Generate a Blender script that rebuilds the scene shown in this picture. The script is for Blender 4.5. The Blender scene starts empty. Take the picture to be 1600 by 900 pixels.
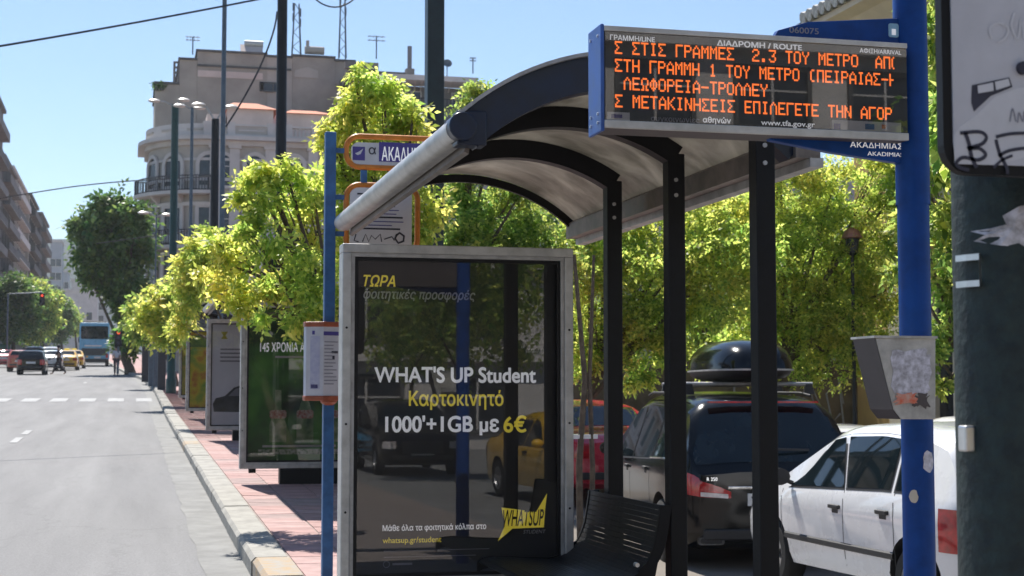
import bpy, bmesh, math, random
import numpy as np
from mathutils import Vector, Matrix, Euler

S = bpy.context.scene
COL = S.collection
rad = math.radians

# ------------------------------------------------------------------ camera
F_PX, YAW, PITCH, EYE = 2400.0, rad(13.92), rad(3.93), 1.65
cam = bpy.data.cameras.new("camera"); camo = bpy.data.objects.new("camera", cam); COL.objects.link(camo)
camo.location = (0, 0, EYE)
camo.rotation_euler = (rad(90) + PITCH, 0, -YAW)
cam.sensor_width = 36; cam.lens = 36 * F_PX / 1600
cam.clip_start = 0.1; cam.clip_end = 4000
cam.dof.use_dof = True; cam.dof.focus_distance = 6.6; cam.dof.aperture_fstop = 9.0
S.camera = camo

# ------------------------------------------------------------------ world + sun
SUN_EL, SUN_AZ = rad(57), rad(-9)          # sun ahead of the camera, a little left of the street
world = bpy.data.worlds.new("World"); S.world = world; world.use_nodes = True
nt = world.node_tree
sky = nt.nodes.new('ShaderNodeTexSky'); sky.sky_type = 'NISHITA'; sky.sun_disc = False
sky.sun_elevation = SUN_EL; sky.sun_rotation = SUN_AZ
sky.air_density = 1.0; sky.dust_density = 0.1; sky.ozone_density = 4.0; sky.altitude = 50
bg = nt.nodes['Background']; bg.inputs[1].default_value = 0.067
nt.links.new(sky.outputs[0], bg.inputs[0])
sun = bpy.data.lights.new("sun", 'SUN'); suno = bpy.data.objects.new("sun", sun); COL.objects.link(suno)
sun.energy = 4.0; sun.angle = rad(0.5); sun.color = (1, 0.95, 0.87)
d = Vector((math.sin(SUN_AZ) * math.cos(SUN_EL), math.cos(SUN_AZ) * math.cos(SUN_EL), math.sin(SUN_EL)))
suno.rotation_euler = d.to_track_quat('Z', 'Y').to_euler()
suno.location = (0, 0, 60)
S.view_settings.view_transform = 'Standard'; S.view_settings.look = 'None'
S.view_settings.exposure = 1.12; S.view_settings.gamma = 1
S.cycles.max_bounces = 8; S.cycles.transparent_max_bounces = 12
S.cycles.diffuse_bounces = 3; S.cycles.glossy_bounces = 3; S.cycles.transmission_bounces = 4
S.cycles.sample_clamp_indirect = 6
S.cycles.caustics_reflective = False; S.cycles.caustics_refractive = False

# ------------------------------------------------------------------ helpers
_ct, _st, _cy, _sy = math.cos(PITCH), math.sin(PITCH), math.cos(YAW), math.sin(YAW)
FW = Vector((_sy * _ct, _cy * _ct, _st)); RT = Vector((_cy, -_sy, 0)); UP = Vector((-_sy * _st, -_cy * _st, _ct))
def at(px, py, Y):
    """world point at street distance Y seen at photo pixel (px, py); used to measure places off the photo"""
    v = FW + RT * ((px - 800) / F_PX) + UP * ((450 - py) / F_PX)
    return Vector((0, 0, EYE)) + v * (Y / v.y)
def atX(px, Y): return at(px, 615, Y).x
def atZ(py, Y, px=800): return at(px, py, Y).z

def interp(pts, x):
    if x <= pts[0][0]: return pts[0][1]
    for (a, b), (c, e) in zip(pts, pts[1:]):
        if x <= c: return b + (e - b) * (x - a) / (c - a)
    return pts[-1][1]
GZ = [(-80, -1.9), (0, 0), (40, .98), (94, 2.75), (136, 3.95), (300, 8.4), (600, 17), (1200, 22)]
def gz(Y): return interp(GZ, Y)
def pav(Y): return gz(Y) + .12
PK = [(-60, -.5), (0, -.06), (11, 0), (13, -.05), (14.2, -.2), (19.5, -.2), (22, .1), (30, .62), (60, 1.57), (94, 2.85)]
def pk(Y): return interp(PK, Y)
KERB = [(-60, .9), (60, .9), (80, .6), (100, -.4), (136, -1.6), (200, -3), (400, -9), (700, -22)]
def kx(Y): return interp(KERB, Y)

def tag(o, label=None, cat=None, group=None, kind=None):
    if label: o['label'] = label
    if cat: o['category'] = cat
    if group: o['group'] = group
    if kind: o['kind'] = kind
    return o
def thing(name, label, cat, loc=(0, 0, 0), rz=0, group=None, kind=None):
    o = bpy.data.objects.new(name, None); COL.objects.link(o)
    o.location = loc; o.rotation_euler = (0, 0, rz); o.empty_display_size = .2
    return tag(o, label, cat, group, kind)
def copy_tree(o, parent=None, loc=None, label=None, rz=None):
    c = o.copy(); COL.objects.link(c); c.parent = parent
    if loc is not None: c.location = loc
    if rz is not None: c.rotation_euler = (0, 0, rz)
    if label: c['label'] = label
    for ch in o.children: copy_tree(ch, c)
    return c

class MB:
    def __init__(s): s.v = []; s.f = []; s.m = []; s.mi = 0
    def add(s, vs, fs):
        b = len(s.v); s.v += [tuple(p) for p in vs]
        s.f += [tuple(i + b for i in f) for f in fs]; s.m += [s.mi] * len(fs); return s
    def box(s, x0, x1, y0, y1, z0, z1, M=None):
        vs = [Vector((x, y, z)) for z in (z0, z1) for y in (y0, y1) for x in (x0, x1)]
        if M is not None: vs = [M @ p for p in vs]
        return s.add(vs, [(0, 2, 3, 1), (4, 5, 7, 6), (0, 1, 5, 4), (2, 6, 7, 3), (0, 4, 6, 2), (1, 3, 7, 5)])
    def cbox(s, c, sz, M=None):
        return s.box(c[0]-sz[0]/2, c[0]+sz[0]/2, c[1]-sz[1]/2, c[1]+sz[1]/2, c[2]-sz[2]/2, c[2]+sz[2]/2, M)
    def tube(s, path, r, n=8, cap=True):
        path = [Vector(p) for p in path]; rs = r if isinstance(r, (list, tuple)) else [r] * len(path)
        rings = []; up = None
        for i, p in enumerate(path):
            t = (path[min(i+1, len(path)-1)] - path[max(i-1, 0)]).normalized()
            if up is None: up = Vector((0, 0, 1)) if abs(t.z) < .9 else Vector((1, 0, 0))
            a = t.cross(up).normalized(); b = a.cross(t).normalized(); up = b
            rings.append([p + (a * math.cos(k*2*math.pi/n) + b * math.sin(k*2*math.pi/n)) * rs[i] for k in range(n)])
        vs = [p for R in rings for p in R]; fs = []
        for i in range(len(path)-1):
            for k in range(n):
                fs.append((i*n+k, i*n+(k+1) % n, (i+1)*n+(k+1) % n, (i+1)*n+k))
        if cap: fs += [tuple(range(n-1, -1, -1)), tuple((len(path)-1)*n+k for k in range(n))]
        return s.add(vs, fs)
    def lathe(s, prof, n=24, M=None, closed=False):
        """prof: (r, h) pairs, axis z"""
        vs = []; fs = []; k = len(prof)
        for i in range(n):
            a = 2*math.pi*i/n
            for r, h in prof:
                p = Vector((r*math.cos(a), r*math.sin(a), h)); vs.append(M @ p if M is not None else p)
        for i in range(n):
            j = (i+1) % n
            for q in range(k-1 if not closed else k):
                q2 = (q+1) % k; fs.append((i*k+q, j*k+q, j*k+q2, i*k+q2))
        return s.add(vs, fs)
    def prism(s, poly, d, M=None):
        """poly in local xy, extruded d along local z; M maps to world"""
        n = len(poly); vs = [Vector((x, y, z)) for z in (0, d) for x, y in poly]
        if M is not None: vs = [M @ p for p in vs]
        return s.add(vs, [tuple(range(n-1, -1, -1)), tuple(range(n, 2*n))] + [(i, (i+1) % n, n+(i+1) % n, n+i) for i in range(n)])
    def sweep(s, prof, path, frames, closed=True):
        """prof (a,b) swept on path with frames [(A,B)]"""
        n = len(prof); vs = []
        for p, (A, B) in zip(path, frames):
            vs += [Vector(p) + A*a + B*b for a, b in prof]
        fs = []
        for i in range(len(path)-1):
            for k in range(n if closed else n-1):
                fs.append((i*n+k, i*n+(k+1) % n, (i+1)*n+(k+1) % n, (i+1)*n+k))
        if closed: fs += [tuple(range(n-1, -1, -1)), tuple((len(path)-1)*n+k for k in range(n))]
        return s.add(vs, fs)
    def mesh(s, name, mat, smooth=None):
        me = bpy.data.meshes.new(name); me.from_pydata(s.v, [], s.f)
        for m in (mat if isinstance(mat, (list, tuple)) else [mat]): me.materials.append(m)
        me.polygons.foreach_set('material_index', s.m)
        bm = bmesh.new(); bm.from_mesh(me); bmesh.ops.recalc_face_normals(bm, faces=bm.faces); bm.to_mesh(me); bm.free()
        if smooth is not None:
            me.polygons.foreach_set('use_smooth', [True]*len(me.polygons)); me.set_sharp_from_angle(angle=rad(smooth))
        me.update(); return me
    def build(s, name, mat, parent=None, smooth=None, bevel=0):
        o = bpy.data.objects.new(name, s.mesh(name, mat, smooth)); COL.objects.link(o); o.parent = parent
        if bevel:
            b = o.modifiers.new('bevel', 'BEVEL'); b.width = bevel; b.segments = 2; b.limit_method = 'ANGLE'; b.angle_limit = rad(50)
        return o
def obj(name, me, parent=None, loc=(0, 0, 0), rot=(0, 0, 0)):
    o = bpy.data.objects.new(name, me); COL.objects.link(o); o.parent = parent; o.location = loc; o.rotation_euler = rot
    return o
def XZ(x, y, z):                             # local (x,y) -> world (x, z) plane facing -Y
    return Matrix(((1, 0, 0, x), (0, 0, 1, y), (0, 1, 0, z), (0, 0, 0, 1)))
def rrect(x0, x1, y0, y1, r, n=5):
    out = []
    for cx, cy, a0 in ((x1-r, y1-r, 0), (x0+r, y1-r, 90), (x0+r, y0+r, 180), (x1-r, y0+r, 270)):
        for k in range(n+1):
            a = rad(a0 + 90*k/n); out.append((cx + r*math.cos(a), cy + r*math.sin(a)))
    return out

# ------------------------------------------------------------------ materials
MATS = {}
def nodes_of(name):
    m = bpy.data.materials.new(name); m.use_nodes = True; t = m.node_tree
    return m, t, t.nodes['Principled BSDF']
def N(t, kind, **kw):
    n = t.nodes.new(kind)
    for k, v in kw.items():
        if hasattr(n, k): setattr(n, k, v)
        else: n.inputs[k.replace('_', ' ')].default_value = v
    return n
def mat(name, col, rough=.6, metal=0, scale=8, amt=.18, col2=None, bump=0, bscale=None, spec=.5, coat=0, emit=None, rvar=.1, detail=6, ior=None):
    """procedural material: two tones of the thing's own colour mixed by noise, roughness breakup, fine relief"""
    if name in MATS: return MATS[name]
    m, t, p = nodes_of(name); L = t.links.new
    co = N(t, 'ShaderNodeTexCoord')
    n1 = N(t, 'ShaderNodeTexNoise', Scale=scale, Detail=detail, Roughness=.62); L(co.outputs['Object'], n1.inputs['Vector'])
    r = N(t, 'ShaderNodeValToRGB'); L(n1.outputs['Fac'], r.inputs[0])
    c2 = col2 or tuple(max(0, c*(1-amt)) for c in col); c1 = col if col2 else tuple(min(1, c*(1+amt*.6)) for c in col)
    r.color_ramp.elements[0].position = .36; r.color_ramp.elements[1].position = .64
    r.color_ramp.elements[0].color = (*c2, 1); r.color_ramp.elements[1].color = (*c1, 1)
    L(r.outputs[0], p.inputs['Base Color'])
    p.inputs['Metallic'].default_value = metal; p.inputs['Specular IOR Level'].default_value = spec
    p.inputs['Coat Weight'].default_value = coat; p.inputs['Coat Roughness'].default_value = .04
    if ior: p.inputs['IOR'].default_value = ior
    mr = N(t, 'ShaderNodeMapRange'); L(n1.outputs['Fac'], mr.inputs[0])
    mr.inputs[1].default_value = .3; mr.inputs[2].default_value = .7
    mr.inputs[3].default_value = max(0, rough - rvar/2); mr.inputs[4].default_value = min(1, rough + rvar/2); L(mr.outputs[0], p.inputs['Roughness'])
    if bump:
        n2 = N(t, 'ShaderNodeTexNoise', Scale=bscale or scale*6, Detail=5); L(co.outputs['Object'], n2.inputs['Vector'])
        b = N(t, 'ShaderNodeBump', Strength=bump, Distance=.01); L(n2.outputs['Fac'], b.inputs['Height']); L(b.outputs[0], p.inputs['Normal'])
    if emit:
        p.inputs['Emission Color'].default_value = (*emit[:3], 1); p.inputs['Emission Strength'].default_value = emit[3]
    MATS[name] = m; return m

def asphalt_mat():
    m, t, p = nodes_of('asphalt'); L = t.links.new
    co = N(t, 'ShaderNodeTexCoord')
    fine = N(t, 'ShaderNodeTexNoise', Scale=60, Detail=6, Roughness=.7); L(co.outputs['Object'], fine.inputs['Vector'])
    mp = N(t, 'ShaderNodeMapping'); mp.inputs['Scale'].default_value = (1.6, .12, 1); L(co.outputs['Object'], mp.inputs['Vector'])
    st = N(t, 'ShaderNodeTexNoise', Scale=1.0, Detail=5, Roughness=.6); L(mp.outputs[0], st.inputs['Vector'])
    r = N(t, 'ShaderNodeValToRGB'); L(st.outputs['Fac'], r.inputs[0])
    r.color_ramp.elements[0].color = (.128, .128, .134, 1); r.color_ramp.elements[1].color = (.195, .195, .20, 1)
    r.color_ramp.elements[0].position = .3; r.color_ramp.elements[1].position = .7
    r2 = N(t, 'ShaderNodeValToRGB'); L(fine.outputs['Fac'], r2.inputs[0])
    r2.color_ramp.elements[0].color = (.62, .62, .62, 1); r2.color_ramp.elements[1].color = (1.2, 1.2, 1.2, 1)
    r2.color_ramp.elements[0].position = .3; r2.color_ramp.elements[1].position = .7
    mx = N(t, 'ShaderNodeMix', data_type='RGBA', blend_type='MULTIPLY'); mx.inputs[0].default_value = 1
    L(r.outputs[0], mx.inputs[6]); L(r2.outputs[0], mx.inputs[7])
    # tar-sealed cracks wandering along the street
    vo = N(t, 'ShaderNodeTexVoronoi', feature='DISTANCE_TO_EDGE', Scale=.55)
    wn = N(t, 'ShaderNodeTexNoise', Scale=2.5, Detail=6); L(co.outputs['Object'], wn.inputs['Vector'])
    ad = N(t, 'ShaderNodeVectorMath', operation='ADD'); L(co.outputs['Object'], ad.inputs[0])
    sc = N(t, 'ShaderNodeVectorMath', operation='SCALE'); sc.inputs['Scale'].default_value = .9; L(wn.outputs['Color'], sc.inputs[0]); L(sc.outputs[0], ad.inputs[1])
    mp2 = N(t, 'ShaderNodeMapping'); mp2.inputs['Scale'].default_value = (1, .35, 1); L(ad.outputs[0], mp2.inputs['Vector']); L(mp2.outputs[0], vo.inputs['Vector'])
    cr = N(t, 'ShaderNodeValToRGB'); L(vo.outputs['Distance'], cr.inputs[0])
    cr.color_ramp.elements[0].color = (.62, .62, .62, 1); cr.color_ramp.elements[1].color = (1, 1, 1, 1); cr.color_ramp.elements[1].position = .012
    mx2 = N(t, 'ShaderNodeMix', data_type='RGBA', blend_type='MULTIPLY'); mx2.inputs[0].default_value = .45
    L(mx.outputs[2], mx2.inputs[6]); L(cr.outputs[0], mx2.inputs[7]); L(mx2.outputs[2], p.inputs['Base Color'])
    p.inputs['Roughness'].default_value = .8
    b = N(t, 'ShaderNodeBump', Strength=.5, Distance=.006); L(fine.outputs['Fac'], b.inputs['Height']); L(b.outputs[0], p.inputs['Normal'])
    return m
def leaf_mat(name, c1, c2, c3, trans=.66):
    m, t, p = nodes_of(name); L = t.links.new
    g = N(t, 'ShaderNodeNewGeometry'); r = N(t, 'ShaderNodeValToRGB'); L(g.outputs['Random Per Island'], r.inputs[0])
    e = r.color_ramp.elements; e[0].color = (*c1, 1); e[1].color = (*c3, 1); k = e.new(.5); k.color = (*c2, 1)
    co = N(t, 'ShaderNodeTexCoord'); n1 = N(t, 'ShaderNodeTexNoise', Scale=1.4, Detail=2); L(co.outputs['Object'], n1.inputs['Vector'])
    h = N(t, 'ShaderNodeHueSaturation'); L(r.outputs[0], h.inputs['Color'])
    mr = N(t, 'ShaderNodeMapRange'); L(n1.outputs['Fac'], mr.inputs[0]); mr.inputs[1].default_value = .35; mr.inputs[2].default_value = .65
    mr.inputs[3].default_value = .475; mr.inputs[4].default_value = .53; L(mr.outputs[0], h.inputs['Hue'])
    L(h.outputs[0], p.inputs['Base Color']); p.inputs['Roughness'].default_value = .42; p.inputs['Specular IOR Level'].default_value = .45
    tr = N(t, 'ShaderNodeBsdfTranslucent'); 
    hs = N(t, 'ShaderNodeHueSaturation'); hs.inputs['Value'].default_value = 2.1; hs.inputs['Saturation'].default_value = .92; L(h.outputs[0], hs.inputs['Color']); L(hs.outputs[0], tr.inputs['Color'])
    mx = N(t, 'ShaderNodeMixShader'); mx.inputs[0].default_value = trans
    L(p.outputs[0], mx.inputs[1]); L(tr.outputs[0], mx.inputs[2]); L(mx.outputs[0], t.nodes['Material Output'].inputs['Surface'])
    return m
def pane_mat(name, tint=(1, 1, 1), boost=1.0, rough=.01):
    """thin glass pane: clear with fresnel reflection"""
    m, t, p = nodes_of(name); L = t.links.new
    t.nodes.remove(p)
    tr = N(t, 'ShaderNodeBsdfTransparent'); tr.inputs[0].default_value = (*tint, 1)
    gl = N(t, 'ShaderNodeBsdfGlossy'); gl.inputs['Roughness'].default_value = rough
    fr = N(t, 'ShaderNodeFresnel'); fr.inputs[0].default_value = 1.5
    mu = N(t, 'ShaderNodeMath', operation='MULTIPLY'); mu.use_clamp = True; mu.inputs[1].default_value = boost; L(fr.outputs[0], mu.inputs[0])
    mx = N(t, 'ShaderNodeMixShader'); L(mu.outputs[0], mx.inputs[0]); L(tr.outputs[0], mx.inputs[1]); L(gl.outputs[0], mx.inputs[2])
    L(mx.outputs[0], t.nodes['Material Output'].inputs['Surface']); return m
def poly_roof_mat():
    m, t, p = nodes_of('smoked_polycarbonate'); L = t.links.new
    co = N(t, 'ShaderNodeTexCoord'); mp = N(t, 'ShaderNodeMapping'); mp.inputs['Scale'].default_value = (1.4, 1.8, 1.4); L(co.outputs['Object'], mp.inputs['Vector'])
    n = N(t, 'ShaderNodeTexNoise', Scale=1.6, Detail=8, Roughness=.6); n.inputs['Distortion'].default_value = .5; L(mp.outputs[0], n.inputs['Vector'])
    r = N(t, 'ShaderNodeValToRGB'); L(n.outputs['Fac'], r.inputs[0])
    e = r.color_ramp.elements; e[0].position = .34; e[0].color = (.24, .225, .195, 1); e[1].position = .66; e[1].color = (.52, .49, .44, 1)
    tr = N(t, 'ShaderNodeBsdfTranslucent'); L(r.outputs[0], tr.inputs[0]); L(r.outputs[0], p.inputs['Base Color']); p.inputs['Roughness'].default_value = .25
    mx = N(t, 'ShaderNodeMixShader'); mx.inputs[0].default_value = .5; L(p.outputs[0], mx.inputs[1]); L(tr.outputs[0], mx.inputs[2])
    L(mx.outputs[0], t.nodes['Material Output'].inputs['Surface']); return m

M = dict(
 asphalt=asphalt_mat(),
 gutter=mat('gutter_concrete', (.20, .20, .195), .85, scale=3, amt=.25, bump=.4),
 kerb=mat('kerb_stone', (.27, .26, .235), .8, scale=4, amt=.3, bump=.4),
 kerb_o=mat('kerb_orange_paint', (.36, .25, .14), .8, scale=9, col2=(.28, .265, .24), bump=.3),
 kerb_t=mat('kerb_teal_paint', (.25, .33, .32), .8, scale=9, col2=(.33, .33, .30), bump=.3),
 tile=mat('red_paver', (.35, .215, .20), .85, scale=2.2, amt=.25, bump=.4, bscale=60),
 tile2=mat('pale_red_paver', (.38, .25, .235), .85, scale=3, amt=.25, bump=.4, bscale=60),
 tile3=mat('worn_red_paver', (.29, .21, .20), .85, scale=3, amt=.25, bump=.4, bscale=60),
 mortar=mat('mortar', (.27, .23, .21), .9, scale=6, amt=.2),
 parking=mat('parking_asphalt', (.2, .2, .2), .85, scale=3, amt=.25, bump=.4),
 earth=mat('earth', (.16, .14, .12), .9, scale=.5, amt=.3),
 mark=mat('worn_road_paint', (.33, .335, .34), .7, scale=5, col2=(.20, .205, .21), bump=.2),
 black=mat('black_powder_coat', (.006, .006, .007), .5, scale=20, amt=.3, bump=.05, spec=.25),
 blackm=mat('matt_black_steel', (.009, .009, .010), .5, scale=30, amt=.3, spec=.3),
 navy=mat('navy_painted_steel', (.006, .015, .038), .32, scale=12, amt=.25),
 blue=mat('blue_painted_steel', (.004, .05, .23), .4, scale=9, amt=.2, bump=.03, spec=.2),
 blue2=mat('faded_blue_paint', (.035, .125, .30), .5, scale=12, amt=.25, bump=.05),
 blue3=mat('bright_blue_enamel', (.03, .10, .36), .38, scale=12, amt=.2),
 silver=mat('brushed_aluminium', (.62, .62, .62), .34, 1, scale=14, amt=.15),
 silverd=mat('weathered_aluminium', (.42, .41, .40), .45, .3, scale=10, amt=.25, bump=.05),
 gutterm=mat('pale_anodised_metal', (.52, .51, .49), .38, .35, scale=8, amt=.2),
 eave=mat('brown_grey_metal', (.20, .17, .15), .5, .3, scale=7, amt=.35),
 tealpole=mat('dark_teal_paint', (.008, .022, .026), .42, scale=9, amt=.3, bump=.1),
 greenpole=mat('green_pole_paint', (.01, .045, .036), .45, scale=9, amt=.3, bump=.1),
 greypole=mat('grey_blue_steel', (.09, .12, .15), .5, .2, scale=9, amt=.2),
 oldpole=mat('chipped_dark_green_paint', (.004, .012, .013), .6, scale=26, col2=(.010, .026, .024), bump=.6, bscale=35),
 orange=mat('orange_tube_paint', (.62, .20, .02), .4, scale=12, amt=.25),
 rust=mat('red_brown_plastic', (.34, .08, .03), .4, scale=12, amt=.25),
 white=mat('white_print', (.72, .72, .74), .5, scale=5, amt=.06),
 paper=mat('weathered_paper', (.58, .58, .62), .6, scale=6, amt=.12),
 purple=mat('violet_print', (.065, .05, .26), .5, scale=10, amt=.1),
 ink=mat('dark_ink', (.03, .03, .05), .6, scale=10, amt=.2),
 inkgrey=mat('grey_ink', (.25, .25, .29), .6, scale=10, amt=.1),
 adblack=mat('black_poster', (.010, .010, .012), .5, scale=3, amt=.2),
 adwhite_glow=mat('white_lettering_glow', (.85, .85, .86), .5, scale=6, amt=.06, emit=(.9, .92, 1, .13)),  # small emission added to brighten printed lettering that stands in shade
 adgrey=mat('pale_grey_lettering', (.5, .5, .52), .5, scale=6, amt=.06),
 adyellow_glow=mat('yellow_lettering_glow', (.85, .72, .06), .5, scale=6, amt=.08, emit=(1, .8, .08, .10)),  # slight glow added to lift the shaded yellow print; taxi roof signs share it
 screen=mat('display_black', (.008, .008, .010), .35, scale=4, amt=.2),
 led=mat('orange_led', (.4, .08, .01), .5, emit=(1.0, .19, .03, .55)),
 pane=pane_mat('clear_pane', (1, 1, 1), 1.5), 
 bronze=mat('dirty_grey_enamel', (.45, .44, .41), .5, .2, scale=9, amt=.35, bump=.1),
 darkbox=mat('dark_brown_plastic_and_shade', (.075, .062, .062), .5, scale=12, amt=.2),  # sign casing and glue smear; also shade coloured into the metal box's leaning face
 sticker=mat('torn_sticker_paper', (.66, .65, .72), .7, scale=38, col2=(.30, .29, .31)),
 redstick=mat('red_sticker_shred', (.62, .12, .05), .6, scale=40, col2=(.55, .35, .28)),
 board=mat('grimy_board_back', (.52, .52, .56), .5, .1, scale=3, amt=.14, bump=.03),
 boardwash=mat('pale_washed_paint', (.58, .58, .61), .5, scale=4, amt=.12),
 rubber=mat('tyre_rubber', (.018, .018, .018), .8, scale=20, amt=.3),
 rim=mat('alloy_rim', (.46, .47, .48), .35, .8, scale=12, amt=.15),
 carglass=mat('tinted_car_glass', (.008, .014, .018), .03, scale=3, amt=.4, spec=.5, rvar=0, ior=1.5),
 carwhite=mat('white_car_paint', (.72, .73, .75), .28, scale=3, amt=.05, coat=1, rvar=.06),
 carblack=mat('black_car_paint', (.003, .004, .005), .14, scale=3, amt=.2, coat=0, rvar=.05, spec=.4),
 carred=mat('red_car_paint', (.50, .02, .045), .28, scale=3, amt=.15, coat=1),
 caryellow=mat('taxi_yellow_paint', (.72, .42, .02), .3, scale=3, amt=.1, coat=1),
 carsilver=mat('silver_car_paint', (.42, .44, .46), .3, .5, scale=3, amt=.1, coat=1),
 carblue=mat('blue_coach_paint', (.11, .34, .55), .3, scale=3, amt=.15, coat=.6),
 carorange=mat('orange_car_paint', (.42, .06, .03), .3, scale=3, amt=.15, coat=1),
 trim=mat('black_plastic_trim', (.02, .02, .022), .55, scale=20, amt=.2),
 tail=mat('red_lamp_lens', (.42, .008, .012), .15, scale=14, amt=.35, coat=1),
 tailc=mat('clear_lamp_lens', (.55, .50, .50), .15, scale=14, amt=.2, coat=1),
 chrome=mat('chrome', (.75, .75, .76), .12, 1, scale=8, amt=.08),
 plate=mat('number_plate', (.6, .6, .6), .5, scale=9, amt=.1),
 bark=mat('bark', (.11, .085, .06), .9, scale=12, amt=.45, bump=.8, bscale=40),
 stone=mat('facade_stucco', (.40, .365, .325), .85, scale=.8, amt=.14, bump=.1),
 stone2=mat('pale_trim_stucco', (.52, .49, .47), .8, scale=.8, amt=.12),
 beige=mat('beige_render', (.36, .325, .285), .9, scale=.35, amt=.2),
 beige2=mat('beige_render_light', (.43, .39, .35), .9, scale=.35, amt=.15),
 pinkw=mat('pale_pink_render', (.58, .48, .44), .85, scale=.6, amt=.12),
 roofred=mat('terracotta_tiles', (.50, .16, .08), .8, scale=6, amt=.25),
 winglass=mat('dark_window_glass', (.03, .035, .045), .12, scale=2, amt=.4),
 shutter=mat('grey_shutter', (.16, .16, .18), .7, scale=5, amt=.2),
 concrete=mat('weathered_concrete', (.165, .16, .158), .9, scale=.8, amt=.25),
 concd=mat('dark_concrete', (.095, .094, .094), .9, scale=.8, amt=.25),
 railm=mat('dark_iron', (.03, .032, .038), .6, scale=10, amt=.2),
 ochre=mat('ochre_render', (.56, .35, .13), .85, scale=1.2, amt=.14),
 creamt=mat('cream_trim', (.62, .54, .42), .8, scale=1.2, amt=.12),
 wallg=mat('grimy_wall', (.12, .10, .085), .9, scale=1.6, amt=.5, bump=.2),
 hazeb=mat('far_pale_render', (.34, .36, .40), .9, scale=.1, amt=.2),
 hill=mat('far_hill', (.12, .15, .13), .95, scale=.02, amt=.3),
 skin=mat('skin', (.42, .24, .16), .6, scale=20, amt=.1), cloth1=mat('dark_cloth', (.06, .045, .05), .85, scale=20, amt=.2),
 cloth2=mat('pale_cloth', (.5, .5, .52), .85, scale=20, amt=.1), hair=mat('dark_hair', (.015, .012, .01), .6, scale=30, amt=.2),
 teal=mat('teal_hoarding', (.05, .20, .18), .6, scale=3, amt=.2),
 redlamp=mat('lit_red_signal', (.5, .02, .01), .4, emit=(1, .08, .03, .7)),
 copper=mat('reddish_lamp_hood', (.36, .15, .12), .5, .2, scale=8, amt=.2),
 roofp=poly_roof_mat(),
 leafy=leaf_mat('yellow_green_leaves', (.15, .22, .025), (.33, .38, .05), (.58, .53, .12)),
 leafg=leaf_mat('fresh_green_leaves', (.07, .14, .022), (.19, .27, .04), (.43, .45, .09)),
 leafb=leaf_mat('brightened_green_leaves', (.11, .19, .025), (.27, .33, .045), (.54, .53, .10), .72),  # lighter palette standing in for sunlight on the two shaded right-hand trees
 leafd=leaf_mat('deep_green_leaves', (.035, .085, .018), (.075, .14, .026), (.14, .21, .04), .45),
)

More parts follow.
